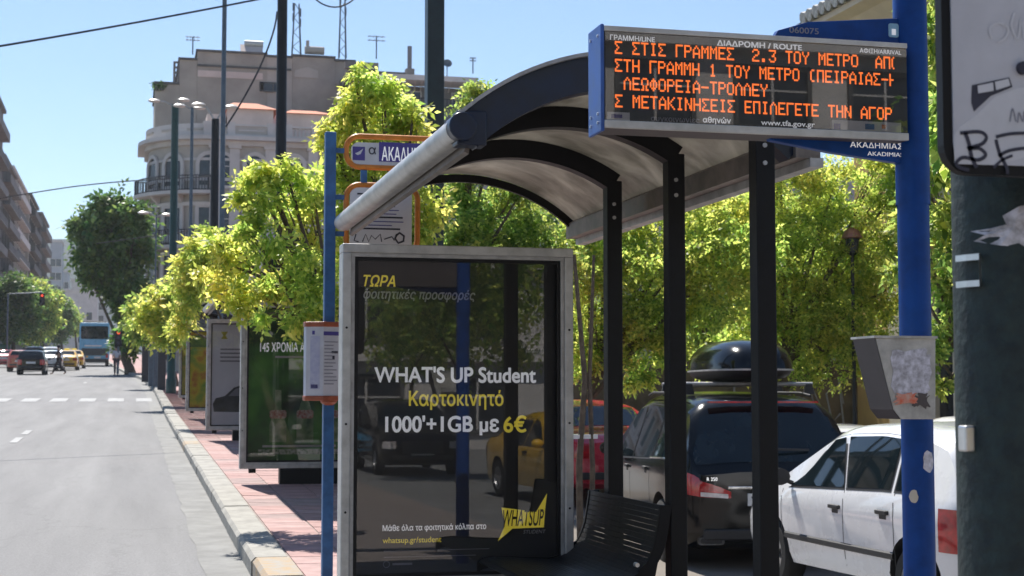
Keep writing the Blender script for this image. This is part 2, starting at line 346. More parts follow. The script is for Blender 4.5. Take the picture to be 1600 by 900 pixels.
# text: font outlines turned into meshes
from mathutils.geometry import delaunay_2d_cdt
def text_mesh(body, size, mat_, offset=0, shear=0, width=None, spacing=1.0):
    """font outlines filled contour by contour (overlapping contours lie a hair apart)"""
    cu = bpy.data.curves.new('lettering', 'FONT'); cu.body = body; cu.size = size; cu.shear = shear
    cu.space_character = spacing; cu.resolution_u = 4; cu.fill_mode = 'NONE'
    o = bpy.data.objects.new('lettering', cu); COL.objects.link(o)
    dg = bpy.context.evaluated_depsgraph_get(); me = bpy.data.meshes.new_from_object(o.evaluated_get(dg))
    bpy.data.objects.remove(o); bpy.data.curves.remove(cu)
    nb_ = {}
    for e in me.edges:
        i, j = e.vertices; nb_.setdefault(i, []).append(j); nb_.setdefault(j, []).append(i)
    co_ = [v.co.copy() for v in me.vertices]; seen = set(); loops = []
    for i0 in range(len(co_)):
        if i0 in seen or i0 not in nb_: continue
        lp = [i0]; seen.add(i0); cur = min(nb_[i0]) if (i0 + 1) not in nb_[i0] else i0 + 1
        while cur not in seen:
            lp.append(cur); seen.add(cur); nx = [q for q in nb_[cur] if q not in seen]
            if not nx: break
            cur = nx[0]
        P = []
        for q in lp:
            if not P or (co_[q] - P[-1]).length > 1e-6: P.append(co_[q])
        if len(P) > 2 and (P[0] - P[-1]).length < 1e-6: P.pop()
        if len(P) > 2: loops.append(P)
    bpy.data.meshes.remove(me)
    area = lambda P: sum(P[i-1].x*P[i].y - P[i].x*P[i-1].y for i in range(len(P)))/2
    def inside(p, P):
        c = False
        for i in range(len(P)):
            a_, b_ = P[i-1], P[i]
            if (a_.y > p.y) != (b_.y > p.y) and p.x < (b_.x-a_.x)*(p.y-a_.y)/(b_.y-a_.y) + a_.x: c = not c
        return c
    def grow(P, sg):
        if not offset: return P
        out = []
        for i in range(len(P)):
            t = (P[(i+1) % len(P)] - P[i-1]); l = t.length or 1; out.append(P[i] + Vector((t.y, -t.x, 0))/l*offset*sg)
        return out
    def wound(p, P):
        w_ = 0
        for i in range(len(P)):
            a_, b_ = P[i-1], P[i]
            if (a_.y > p.y) != (b_.y > p.y) and p.x < (b_.x-a_.x)*(p.y-a_.y)/(b_.y-a_.y) + a_.x: w_ += 1 if b_.y > a_.y else -1
        return w_ != 0
    A_ = [area(P) for P in loops]
    own = lambda i, j: i != j and A_[i]*A_[j] < 0 and abs(A_[j]) > abs(A_[i]) and inside(loops[i][0], loops[j]) and inside(loops[i][len(loops[i])//2], loops[j])
    hole_of = {i: [j for j in range(len(loops)) if own(i, j)] for i in range(len(loops))}
    outer = [i for i in hole_of if not hole_of[i]]
    b = MB(); k = 0
    for i in outer:
        sg = 1 if A_[i] > 0 else -1; hs = [loops[h_] for h_ in hole_of if i in hole_of[h_]]
        polys = [grow(loops[i], sg)] + [grow(h_, sg) for h_ in hs]
        flat = [Vector((p.x, p.y)) for q in polys for p in q]; ed = []; n0 = 0
        for q in polys: ed += [(n0 + m_, n0 + (m_+1) % len(q)) for m_ in range(len(q))]; n0 += len(q)
        cv, ce, cf, _, _, _ = delaunay_2d_cdt(flat, ed, [], 0, 1e-7); tris = []
        for f_ in cf:
            c = (cv[f_[0]] + cv[f_[1]] + cv[f_[2]])/3
            if wound(c, polys[0]) and not any(inside(c, q) for q in polys[1:]): tris.append(f_)
        flat = cv
        z = .0004 + .00006*(k % 4); k += 1
        b.add([(p.x, p.y, z) for p in flat], [tuple(t) for t in tris])
    me = bpy.data.meshes.new('lettering'); me.from_pydata(b.v, [], b.f); me.materials.append(mat_)
    if width:
        xs = [v.co.x for v in me.vertices]; w = max(xs) - min(xs); kk = width / w; x0 = min(xs)
        for v in me.vertices: v.co.x = (v.co.x - x0) * kk
    return me
def text(body, x, y, z, size, mat_, parent, **kw):
    """upright lettering facing -Y, baseline start (x, z), at depth y in the parent's space"""
    return obj('lettering', text_mesh(body, size, mat_, **kw), parent, (x, y, z), (rad(90), 0, 0))

# ------------------------------------------------------------------ ground, road, pavement
def sheet(name, Ys, xs, zf, m, parent=None):
    b = MB(); n = None; rows = []
    for Y in Ys:
        X = xs(Y); rows.append([(x, Y, zf(x, Y)) for x in X]); n = len(X)
    b.add([p for r in rows for p in r], [(i*n+k, i*n+k+1, (i+1)*n+k+1, (i+1)*n+k) for i in range(len(Ys)-1) for k in range(n-1)])
    return b.build(name, m, parent)
YS = [-80, -60, -40, -20, 0, 5, 11, 15, 20, 25, 30, 40, 50, 60, 70, 80, 94, 100, 118, 136, 165, 200, 250, 300, 400, 600, 900, 1200]
g = sheet('ground', YS + [2500], lambda Y: [-1500, -60, -16, 60, 1500], lambda x, Y: gz(Y) - .45, M['earth']); tag(g, kind='structure')
o = sheet('road', YS, lambda Y: [-16, -8, -2, kx(Y)], lambda x, Y: gz(Y), M['asphalt']); tag(o, kind='structure')
random.seed(12)
o = sheet('gutter', [-10 + .45*i for i in range(200)] + [94, 118, 165, 250], lambda Y: [kx(Y) - .34 + random.uniform(-.022, .022), kx(Y)], lambda x, Y: gz(Y) + .004, M['gutter']); tag(o, kind='structure')
def side_z(x, Y):
    a = pav(Y); b = pk(Y); e = min(max((x - 3.5) / 1.1, 0), 1); return a * (1-e) + b * e
pavement = sheet('pavement', [y for y in YS if y <= 60], lambda Y: [kx(Y) + .28, 3.5, 4.6], side_z, M['mortar']); tag(pavement, kind='structure')
o = sheet('far_pavement', [60, 70, 80, 94, 100, 118, 136, 165, 200, 250, 300, 400], lambda Y: [kx(Y) + .28, kx(Y) + 6, kx(Y)+30], lambda x, Y: pav(Y), M['tile']); tag(o, kind='structure')
o = sheet('parking_lane', [y for y in YS if y <= 60], lambda Y: [4.6, 8, 30, 60], lambda x, Y: pk(Y), M['parking']); tag(o, kind='structure')
o = sheet('left_pavement', [y for y in YS if 60 <= y <= 600], lambda Y: [-40, -12.2 + (kx(Y)-.9)*.8], lambda x, Y: gz(Y) + .12, M['gutter']); tag(o, kind='structure')

# paving tiles: 300 single ones where they show largest, the rest joined
random.seed(3)
slope = math.atan(.0245)
tm = []
for k in ('tile', 'tile2', 'tile3'):
    b = MB(); b.box(-.193, .193, -.193, .193, -.03, .0); me = b.mesh('paving_tile', M[k]); tm.append(me)
cnt = 0; rest = {0: MB(), 1: MB(), 2: MB()}
for i in range(135):
    Y = 9.2 + i * .4
    if Y > 60: break
    for k in range(6):
        X = 1.39 + k * .4 ; q = random.choice((0, 0, 0, 1, 1, 2)); z = pav(Y) + .008 + random.uniform(-.002, .002)
        if Y < 29.5 and cnt < 300:
            obj('paving_tile', tm[q], pavement, (X, Y, z), (slope + random.uniform(-.004, .004), random.uniform(-.006, .006), random.uniform(-.006, .006))); cnt += 1
        else:
            rest[q].box(X-.193, X+.193, Y-.193, Y+.193, z-.02, z)
for q, k in ((0, 'tile'), (1, 'tile2'), (2, 'tile3')):
    tag(rest[q].build('paving_tiles', M[k], pavement), kind='stuff')

# kerb stones
kb = MB(); kerb = thing('kerb', None, None, kind='structure')
mk = {}
for k in ('kerb', 'kerb_o', 'kerb_t'):
    b = MB(); prof = [(0, -.2), (0, .11), (.03, .142), (.268, .142), (.274, .13), (.274, -.2)]
    b.prism([(x, z) for x, z in prof], .985, Matrix(((1, 0, 0, 0), (0, 0, 1, -.4925), (0, 1, 0, 0), (0, 0, 0, 1))))
    mk[k] = b.mesh('kerb_stone', M[k])
for i in range(52):
    Y = 8.2 + i; k = 'kerb_o' if i in (3, 19) else ('kerb_t' if i in (2,) else 'kerb')
    obj('kerb_stone', mk[k], kerb, (kx(Y) + random.uniform(-.006, .006), Y, gz(Y) + random.uniform(-.005, .004)), (slope, 0, random.uniform(-.004, .004)))
o = sheet('far_kerb', [60, 70, 80, 94, 100, 118, 136, 165, 200], lambda Y: [kx(Y), kx(Y) + .01, kx(Y) + .28], lambda x, Y: gz(Y) if x <= kx(Y) else gz(Y) + .135, M['kerb']); tag(o, kind='structure')

# zebra crossing and a lane dash
zebra = thing('road_markings', None, None, kind='structure')
for i in range(14):
    X = .45 - i * .92; b = MB()
    b.add([(X - .26, 52.2, gz(52.2) + .008), (X + .26, 52.2, gz(52.2) + .008), (X + .26, 55.2, gz(55.2) + .008), (X - .26, 55.2, gz(55.2) + .008)], [(0, 1, 2, 3)])
    b.build('zebra_bar', M['mark'], zebra)
for Y in (16, 30, 33, 75, 86):
    X = -2.1; b = MB(); b.add([(X - .07, Y, gz(Y) + .008), (X + .07, Y, gz(Y) + .008), (X + .07, Y + 1.8, gz(Y+1.8) + .008), (X - .07, Y + 1.8, gz(Y + 1.8) + .008)], [(0, 1, 2, 3)])
    b.build('lane_dash', M['mark'], zebra)

# ------------------------------------------------------------------ shelters
RX0, RX1 = 1.36, 2.95          # front and rear eave lines
SH = .32                        # rise of the arched roof
RIBY = [0, 1.16, 2.22, 3.67]    # along the street from the near end
EAVE = 2.47                    # eave above pavement
def arc_pts(n=22, off=0.0):
    c = (RX0 + RX1) / 2; h = (RX1 - RX0) / 2; R = (h*h + SH*SH) / (2*SH); z0 = EAVE + SH - R
    a = math.asin(h / R); out = []
    for i in range(n+1):
        t = -a + 2*a*i/n; out.append((c + (R+off)*math.sin(t), z0 + (R+off)*math.cos(t), t))
    return out
def make_shelter(loc, label):
    t = thing('bus_shelter', label, 'bus shelter', loc, group='bus shelters along the kerb')
    Yn, Yf = RIBY[0], RIBY[-1]
    # roof panels between ribs
    for a, b_ in zip(RIBY, RIBY[1:]):
        b = MB(); P = arc_pts(22, .035); Q = arc_pts(22, .027)
        vs = []
        for y in (a, b_):
            vs += [(x, y, z) for x, z, _ in P] + [(x, y, z) for x, z, _ in reversed(Q)]
        n = len(P)*2
        b.add(vs, [(k, (k+1) % n, n+(k+1) % n, n+k) for k in range(n)] + [tuple(range(n-1, -1, -1)), tuple(range(n, 2*n))])
        b.build('roof_panel', M['roofp'], t, smooth=40)
    # ribs
    for i, y in enumerate(RIBY):
        P = [q for q in arc_pts(40) if i in (0, 3) or q[0] < 2.79]; w, dpt = (.05, .105) if i in (0,) else ((.045, .085) if i < 3 else (.018, .03))
        yy = y + (.0 if i else .03)
        prof = [(-w, -dpt), (w, -dpt), (w, .022), (-w, .022)]
        if i == 0: prof = [(-w, -dpt), (w, -dpt), (w, .02), (w*.5, .045), (-w, .045)]
        path = [(x, yy, z) for x, z, _ in P]; fr = [(Vector((0, 1, 0)), Vector((math.sin(a), 0, math.cos(a)))) for _, _, a in P]
        b = MB(); b.sweep(prof, path, fr); b.build('rib', M['navy'] if i == 0 else M['black'], t, smooth=35)
    # bright edging strip over the near rib
    P = arc_pts(26, .05); path = [(x, -.022, z) for x, z, _ in P]; fr = [(Vector((0, 1, 0)), Vector((math.sin(a), 0, math.cos(a)))) for _, _, a in P]
    b = MB(); b.sweep([(-.03, -.004), (.05, -.004), (.05, .012), (-.03, .012)], path, fr); b.build('edge_trim', M['silverd'], t, smooth=35)
    # gutters: front (rounded, pale) and rear (brown-grey box)
    fprof = [(-.008 + .056*math.cos(rad(a)), .002 + .056*math.sin(rad(a))) for a in range(55, 300, 14)] + [(.03, -.05), (.03, .045)]
    b = MB(); b.sweep(fprof, [(RX0, -.01, EAVE), (RX0, Yf + .06, EAVE)], [(Vector((1, 0, 0)), Vector((0, 0, 1)))]*2); b.build('front_gutter', M['gutterm'], t, smooth=30)
    b = MB(); b.sweep([(.03, -.085), (.045, -.02), (.06, -.02), (.05, -.095)], [(RX0, .05, EAVE), (RX0, Yf, EAVE)], [(Vector((1, 0, 0)), Vector((0, 0, 1)))]*2); b.build('gutter_lip', M['eave'], t)
    b = MB(); b.sweep([(-.05, -.07), (.07, -.07), (.07, .03), (-.02, .05), (-.05, .03)], [(RX1, -.05, EAVE), (RX1, Yf + .06, EAVE)], [(Vector((1, 0, 0)), Vector((0, 0, 1)))]*2); b.build('rear_gutter', M['eave'], t)
    b = MB(); b.sweep([(.02, -.11), (.085, -.11), (.085, -.068), (.02, -.068)], [(RX1, -.05, EAVE), (RX1, Yf + .06, EAVE)], [(Vector((1, 0, 0)), Vector((0, 0, 1)))]*2); b.build('rear_lip', M['silverd'], t)
    # corner caps, navy
    b = MB(); b.tube([(RX0 + .0, -.075, EAVE + .005), (RX0 + .0, .075, EAVE + .005)], .062, 16)
    b.box(RX0 - .02, RX0 + .11, -.04, .07, EAVE - .07, EAVE + .08); b.build('corner_cap', M['navy'], t, smooth=40, bevel=.006)
    # posts
    for i, y in enumerate(RIBY[:3]):
        X = 2.755; b = MB(); w = .046
        b.box(X - w, X + w, y - w, y + w, -.02, EAVE + .12)
        b.build('post', M['black'], t, bevel=.006)
        b = MB(); b.box(X - .08, X + .08, y - .08, y + .08, 0, .02); b.build('foot_plate', M['blackm'], t)
        for zb_ in (EAVE - .10, EAVE - .02):
            b = MB(); b.tube([(X - .005, y - .053, zb_), (X - .005, y - .046, zb_)], .011, 8); b.build('bolt', M['silverd'], t)
    return t
SHY = 6.42
sh = make_shelter((0, SHY, pav(SHY + 1.5)), 'nearest bus shelter, arched smoked roof on black posts behind the lit timetable display')
labels = ['second bus shelter, half hidden by leaves, beside the green beer poster', 'third bus shelter, its curved black rib rising over the white car poster',
          'fourth bus shelter down the pavement, beside the yellow and green poster', 'farthest bus shelter, a sliver beyond the yellow and green poster']
for i, l in enumerate(labels):
    Y = SHY + 9.65 * (i + 1); copy_tree(sh, None, (0.0, Y, pav(Y + 1.5) - .04*(i > 0)), l)

# bench on the rear posts
bench = thing('bench', 'black curved slatted bench between the shelter posts, right of the dark phone poster', 'bench', (0, 0, 0))
bz = pav(8.1) - .04
prof = []
def qb(a, b_, c, n):
    return [((1-t)**2*a[0] + 2*t*(1-t)*b_[0] + t*t*c[0], (1-t)**2*a[1] + 2*t*(1-t)*b_[1] + t*t*c[1]) for t in [i/n for i in range(n+1)]]
prof = [(2.66, .80), (2.645, .70)] + qb((2.63, .62), (2.58, .42), (2.40, .40), 12) + [(2.28, .405), (2.16, .415), (2.06, .42), (2.0, .41), (1.97, .385)]
L_ = [0]
for a, c in zip(prof, prof[1:]): L_.append(L_[-1] + math.dist(a, c))
def onp(s):
    for i in range(len(L_)-1):
        if s <= L_[i+1]:
            k = (s - L_[i]) / (L_[i+1] - L_[i]); a, c = prof[i], prof[i+1]
            return a[0] + (c[0]-a[0])*k, a[1] + (c[1]-a[1])*k, math.atan2(c[1]-a[1], c[0]-a[0])
    return (*prof[-1], 0)
b = MB(); b.box(-.0128, .0128, -.62, .62, -.006, .006); slat = b.mesh('slat', M['blackm'])
nsl = int(L_[-1] / .028)
for i in range(nsl):
    x, z, a = onp(.014 + i * .028); s_ = obj('slat', slat, bench, (x, 8.16, bz + z), (0, -a, 0))
for y in (7.53, 8.79):
    b = MB(); P = [(x, z) for x, z in prof]
    out = [(x - .012 if z > .45 else x, z + (.012 if z < .5 else 0)) for x, z in P]; inn = [(x + .05 if z > .45 else x, z - (.055 if z < .5 else 0)) for x, z in P]
    b.prism(out + inn[::-1], .022, Matrix(((1, 0, 0, 0), (0, 0, 1, y - .011), (0, 1, 0, bz), (0, 0, 0, 1)))); b.build('side_plate', M['black'], bench)
    b = MB(); b.tube([(2.52, y - .018, bz + .5), (2.52, y + .018, bz + .5)], .012, 8); b.build('bolt', M['silver'], bench)
for y in (7.7, 8.6):
    b = MB(); b.box(2.38, 2.44, y - .03, y + .03, bz, bz + .37); b.build('leg', M['black'], bench)

# ------------------------------------------------------------------ advertising cases
def bars(W, H, w, d0, d1, z0, part, m, parent, bev=.004):
    x0, x1 = -W/2, W/2
    for nm, bx in (('frame_bar', (x0, x1, z0 + H - w, z0 + H)), ('frame_bar', (x0, x1, z0, z0 + w)), ('frame_bar', (x0, x0 + w, z0 + w, z0 + H - w)), ('frame_bar', (x1 - w, x1, z0 + w, z0 + H - w))):
        b = MB(); b.box(bx[0], bx[1], d0, d1, bx[2], bx[3]); b.build(part, m, parent, bevel=bev)
def ad_case(px_left, Y, label, poster_m, H=1.985, W=1.377, frame=M['gutterm'], z0=.19):
    X = atX(px_left, Y) + W/2
    t = thing('advertising_case', label, 'poster case', (X, Y, pav(Y)), group='backlit poster cases at the shelter ends')
    bars(W, H, .052, -.075, .075, z0, 'frame_bar', frame, t, .006)
    bars(W - .104, H - .104, .022, -.062, -.03, z0 + .052, 'inner_frame', M['silverd'], t, .002)
    bars(W - .15, H - .15, .02, -.052, -.03, z0 + .075, 'glass_gasket', M['blackm'], t, .0)
    b = MB(); b.box(-W/2 + .05, W/2 - .05, -.02, .06, z0 + .05, z0 + H - .05); b.build('back_box', M['blackm'], t)
    b = MB(); w2, h0, h1 = W/2 - .09, z0 + .09, z0 + H - .09
    b.add([(-w2, -.0225, h0), (w2, -.0225, h0), (w2, -.0225, h1), (-w2, -.0225, h1)], [(0, 1, 2, 3)]); post = b.build('poster', poster_m, t)
    b = MB(); b.box(-w2, w2, -.046, -.042, h0, h1); b.build('glass_pane', M['pane'], t)
    b = MB(); b.box(-W*.16, W*.46, -.09, .09, -.02, z0 - .005); b.build('plinth', M['blackm'], t, bevel=.01)
    b = MB(); b.box(-W*.42, -W*.36, -.04, .04, z0 - .05, z0 + .01); b.build('bracket', M['blackm'], t)
    for s in (-1, 1):
        for zz in (.45, .95, 1.5):
            b = MB(); b.tube([(s*(W/2-.026), -.079, z0 + zz), (s*(W/2-.026), -.07, z0 + zz)], .007, 8); b.build('screw', M['blackm'], t)
    return t, post
t, post = ad_case(531, 8.83, 'large dark phone poster case with white and yellow lettering, nearest the camera', M['adblack'])
def adxy(px, py):       # photo pixel -> local (x,z) on the near case
    p = at(px, py, 8.80); return p.x - t.location.x, p.z - t.location.z
def adtext(body, px0, py_base, px1, size, m, **kw):
    x, z = adxy(px0, py_base); x1, _ = adxy(px1, py_base); text(body, x, -.024, z, size, m, t, width=x1 - x, **kw)
PXM = 1/268.0
adtext('ΤΩΡΑ', 568, 447, 618, .088, M['adyellow_glow'], offset=.002, shear=.25)
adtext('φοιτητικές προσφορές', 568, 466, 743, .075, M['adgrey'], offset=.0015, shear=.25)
adtext("WHAT'S UP Student", 585, 597, 838, .125, M['adwhite_glow'], offset=.0035)
adtext('Καρτοκινητό', 639, 634, 787, .118, M['adyellow_glow'], offset=.0022)
adtext("1000'+1GB με ", 602, 675, 780, .128, M['adwhite_glow'], offset=.0035)
adtext('6€', 787, 675, 823, .128, M['adyellow_glow'], offset=.003)
adtext('Μάθε όλα τα φοιτητικά κόλπα στο', 598, 830, 760, .046, M['adwhite_glow'], offset=.0008)
adtext('whatsup.gr/student', 598, 849, 690, .046, M['adyellow_glow'], offset=.0004)
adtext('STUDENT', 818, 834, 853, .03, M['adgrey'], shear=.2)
x, z = adxy(600, 862); b = MB(); b.box(x, x + .62, -.026, -.024, z, z + .004); b.box(x, x + .54, -.026, -.024, z - .035, z - .031); b.build('small_print', M['inkgrey'], t)
x, z = adxy(604, 882); b = MB(); b.lathe([(.016, 0), (.02, 0), (.02, .001), (.016, .001)], 20, Matrix.Translation((x, -.026, z)) @ Matrix.Rotation(rad(-90), 4, 'X'), closed=True); b.box(x+.035, x+.15, -.026, -.024, z-.006, z+.006); b.build('round_mark', M['inkgrey'], t)
b = MB()
bolt = [(778, 846), (789, 822), (784, 793), (838, 800), (855, 771), (852, 796), (850, 824), (801, 826)]
b.prism([adxy(*p) for p in bolt], .001, Matrix(((1, 0, 0, 0), (0, 0, 1, -.0265), (0, 1, 0, 0), (0, 0, 0, 1)))); b.build('bolt_emblem', M['adyellow_glow'], t)
x, z = adxy(786, 822); x1, _ = adxy(850, 822); text("WHATSUP", x, -.0285, z, .135, M['adblack'], t, width=x1-x, shear=.25, offset=.002)

def poster_gradient(name, c1, c2, c3, scale=1.5):
    m, tt, p = nodes_of(name); L = tt.links.new
    co = N(tt, 'ShaderNodeTexCoord'); n = N(tt, 'ShaderNodeTexNoise', Scale=scale, Detail=4); L(co.outputs['Object'], n.inputs['Vector'])
    r = N(tt, 'ShaderNodeValToRGB'); L(n.outputs['Fac'], r.inputs[0]); e = r.color_ramp.elements
    e[0].color = (*c1, 1); e[1].color = (*c3, 1); e[0].position = .35; e[1].position = .66; q = e.new(.5); q.color = (*c2, 1)
    L(r.outputs[0], p.inputs['Base Color']); p.inputs['Roughness'].default_value = .5; return m
# second case: green beer poster
t2, p2 = ad_case(375, 18.5, 'green poster case with pale bottles and a 145 years slogan, second from the camera', poster_gradient('green_poster', (.012, .03, .012), (.04, .16, .03), (.10, .34, .05)), frame=M['silverd'])
x = -.42; text('145 ΧΡΟΝΙΑ ΑΠΟΛΑΥΣΗΣ', -.46, -.024, 1.575, .15, M['adwhite_glow'], t2, width=1.0, offset=.002)
b = MB(); b.box(-.28, .3, -.026, -.024, 1.50, 1.525); b.build('small_print', M['adgrey'], t2)
for k, (bx, h) in enumerate(((-.24, 1.12), (.08, 1.22), (.38, 1.12))):
    b = MB(); b.prism([(bx - .1, .5), (bx + .1, .5), (bx + .1, h - .42), (bx + .04, h - .22), (bx + .035, h), (bx - .035, h), (bx - .04, h - .22), (bx - .1, h - .42)], .001, Matrix(((1, 0, 0, 0), (0, 0, 1, -.0255), (0, 1, 0, 0), (0, 0, 0, 1))))
    b.build('printed_bottle', poster_gradient('bottle_print', (.03, .09, .03), (.16, .26, .12), (.42, .46, .34), 6), t2)
    b = MB(); b.prism(rrect(bx - .1, bx + .1, .78, .88, .03), .001, Matrix(((1, 0, 0, 0), (0, 0, 1, -.0275), (0, 1, 0, 0), (0, 0, 0, 1)))); b.build('bottle_label', mat('red_label', (.32, .06, .05), .5, scale=30, col2=(.5, .45, .4)), t2)
b = MB(); b.box(-.47, .5, -.026, -.0245, .355, .415); b.build('slogan_band', poster_gradient('slogan_print', (.05, .12, .05), (.3, .36, .28), (.5, .52, .48), 30), t2)
b = MB(); b.box(-.42, .45, -.026, -.0245, .44, .465); b.build('small_print', M['adgrey'], t2)
# third case: white poster with a dark car
t3, p3 = ad_case(322, 28.0, 'white poster case showing a dark car, third from the camera', mat('white_poster', (.72, .73, .80), .5, scale=2, amt=.08), frame=M['silverd'])
car = [(-.55, .52), (-.57, .66), (-.52, .76), (-.36, .80), (-.2, .95), (-.05, 1.0), (.5, 1.0), (.62, .8), (.62, .5)]
b = MB(); b.prism(car, .001, Matrix(((1, 0, 0, 0), (0, 0, 1, -.0255), (0, 1, 0, 0), (0, 0, 0, 1)))); b.build('printed_car', mat('dark_car_print', (.05, .06, .065), .5, scale=6, amt=.5), t3)
b = MB(); b.prism([(-.3, .8), (-.17, .93), (-.03, .97), (.3, .97), (.3, .8)], .001, Matrix(((1, 0, 0, 0), (0, 0, 1, -.027), (0, 1, 0, 0), (0, 0, 0, 1)))); b.build('printed_window', M['inkgrey'], t3)
for k, zz in enumerate((1.62, 1.55, 1.48, 1.41)):
    b = MB(); b.box(-.45, .35 - .1*(k % 2), -.026, -.0245, zz, zz + .028); b.build('printed_line', M['inkgrey'], t3)
b = MB(); b.prism([(-.44, 1.82), (-.32, 1.82), (-.36, 1.88), (-.32, 1.95), (-.44, 1.95), (-.40, 1.88)], .001, Matrix(((1, 0, 0, 0), (0, 0, 1, -.0255), (0, 1, 0, 0), (0, 0, 0, 1)))); b.build('gold_emblem', mat('gold_print', (.4, .36, .05), .5), t3)
t4, p4 = ad_case(290, 37.6, 'yellow, green and red poster case, fourth from the camera', poster_gradient('fruit_poster', (.62, .12, .03), (.75, .62, .04), (.22, .45, .05), 2.6), frame=M['silverd'])
b = MB(); b.box(-.6, .6, -.026, -.0245, 1.72, 2.0); b.build('green_header', mat('green_header', (.12, .26, .05), .5, scale=4), t4)
t5, p5 = ad_case(279, 47.2, 'ochre edged poster case, farthest down the pavement', poster_gradient('ochre_poster', (.5, .35, .1), (.7, .55, .12), (.35, .45, .08), 3), frame=M['silverd'])

# ------------------------------------------------------------------ display sign on its blue pole
GL = {
'Σ': '11111 10000 01000 00100 01000 10000 11111', 'Τ': '11111 00100 00100 00100 00100 00100 00100', 'Ι': '01110 00100 00100 00100 00100 00100 01110',
'Γ': '11111 10000 10000 10000 10000 10000 10000', 'Ρ': '11110 10001 10001 11110 10000 10000 10000', 'Α': '00100 01010 10001 10001 11111 10001 10001',
'Μ': '10001 11011 10101 10101 10001 10001 10001', 'Ε': '11111 10000 10000 11110 10000 10000 11111', '2': '01110 10001 00001 00110 01000 10000 11111',
'.': '00000 00000 00000 00000 00000 01100 01100', '3': '11111 00001 00010 00110 00001 10001 01110', 'Ο': '01110 10001 10001 10001 10001 10001 01110',
'Υ': '10001 10001 01010 00100 00100 00100 00100', 'Π': '11111 10001 10001 10001 10001 10001 10001', 'Η': '10001 10001 10001 11111 10001 10001 10001',
'1': '00100 01100 00100 00100 00100 00100 01110', '(': '00110 01000 01000 01000 01000 01000 00110', '-': '00000 00000 00000 11111 00000 00000 00000',
'Λ': '00100 01010 10001 10001 10001 10001 10001', 'Ω': '01110 10001 10001 10001 01010 01010 11011', 'Φ': '00100 01110 10101 10101 10101 01110 00100',
'Κ': '10001 10010 10100 11000 10100 10010 10001', 'Ν': '10001 11001 11001 10101 10011 10011 10001', ' ': '00000 '*7}
YP = 4.95                                   # street distance of the sign
pole_x = atX(1432, YP)
sign = thing('arrivals_display', 'blue arrivals display with four rows of orange LED lettering, on a tall blue pole', 'display sign', (pole_x, YP, pav(YP)))
def loc_(px, py, Y=YP - .09):
    p = at(px, py, Y); return p.x - pole_x, p.z - pav(YP)
b = MB(); b.lathe([(.056, -.02), (.056, 3.9), (.0, 3.9)], 28); b.build('pole', M['blue'], sign, smooth=40)
b = MB(); b.lathe([(.075, 3.09), (.075, 3.22), (.07, 3.23)], 28); b.lathe([(.060, 2.08), (.060, 2.86), (.056, 2.88)], 28); b.build('collar', M['blue'], sign, smooth=40)
b = MB(); b.lathe([(.0, 3.30), (.062, 3.30), (.05, 3.24), (.085, 3.16), (.085, 3.14), (0, 3.14)], 28); b.build('collar', M['navy'], sign, smooth=40)
xl, zb = loc_(944, 205); xr, zb2 = loc_(1419, 216); _, zt = loc_(944, 42); zb = (zb + zb2)/2 + .002
_, ztr = loc_(1415, 68); zt = (zt + ztr)/2 + .002
yf, yb = -.09, .05
b = MB(); b.box(xl + .002, xr, yf + .012, yb, zb, zt); b.build('casing', M['darkbox'], sign, bevel=.004)
b = MB(); b.box(xl - .012, xl + .001, yf - .004, yb + .004, zb - .012, zt + .006); b.build('end_cap', M['blue3'], sign, bevel=.004)
for (a0, a1, c0, c1) in ((xl, xr, zt - .018, zt), (xl, xr, zb, zb + .026)):
    b = MB(); b.box(a0, a1, yf - .006, yf + .012, c0, c1); b.build('edge_strip', M['gutterm'], sign, bevel=.002)
b = MB(); b.box(xl + .002, xr - .001, yf + .002, yf + .012, zb + .026, zt - .018); b.build('screen_panel', M['screen'], sign)
b = MB(); b.box(xl + .004, xr - .003, yf - .004, yf - .001, zb + .028, zt - .02); b.build('glass_pane', M['pane'], sign)
for dz in (.02, .05, zt-zb-.03):
    for dy in (-.06, .02):
        b = MB(); b.tube([(xl - .016, dy, zb + dz), (xl - .011, dy, zb + dz)], .005, 8); b.build('rivet', M['silver'], sign)
# LED rows
rows = ['Σ ΣΤΙΣ ΓΡΑΜΜΕΣ  2.3 ΤΟΥ ΜΕΤΡΟ  ΑΠΟ', 'ΣΤΗ ΓΡΑΜΜΗ 1 ΤΟΥ ΜΕΤΡΟ (ΠΕΙΡΑΙΑΣ-Η', ' ΛΕΩΦΟΡΕΙΑ-ΤΡΟΛΛΕΥ', 'Σ ΜΕΤΑΚΙΝΗΣΕΙΣ ΕΠΙΛΕΓΕΤΕ ΤΗΝ ΑΓΟΡ']
lx0, _ = loc_(961, 100); lx1, _ = loc_(1397, 100); tot = lx1 - lx0
Hs = zt - zb
tops = [.855, .68, .505, .33]; 
for line, tp, wch in zip(rows, tops, (33.3, 33.6, 33.4, 33.2)):
    b = MB(); dx = tot / (wch * 6); dzz = Hs * .0182; X = lx0; z0 = zb + Hs * tp
    for ch in line:
        g_ = GL[ch].split() if ch != ' ' else ['00000']*7
        for r_, rw in enumerate(g_):
            for c_, bit in enumerate(rw):
                if bit == '1' and X + (c_+1) * dx <= lx1 + .002:
                    b.box(X + c_*dx - .0002, X + c_*dx + dx*.97, yf - .0002, yf + .001, z0 - (r_+1)*dzz + .0004, z0 - r_*dzz)
        X += 6 * dx
    tag(b.build('led_row', M['led'], sign), kind='stuff')
def stext(body, px0, px1, py, size, m, off=.0, dy=yf - .0005, **kw):
    x, z = loc_(px0, py); x1, _ = loc_(px1, py); text(body, x, dy, z, size, m, sign, width=x1 - x, offset=off, **kw)
stext('ΓΡΑΜΜΗ/LINE', 953, 1023, 62, .024, M['adwhite_glow'], .0006)
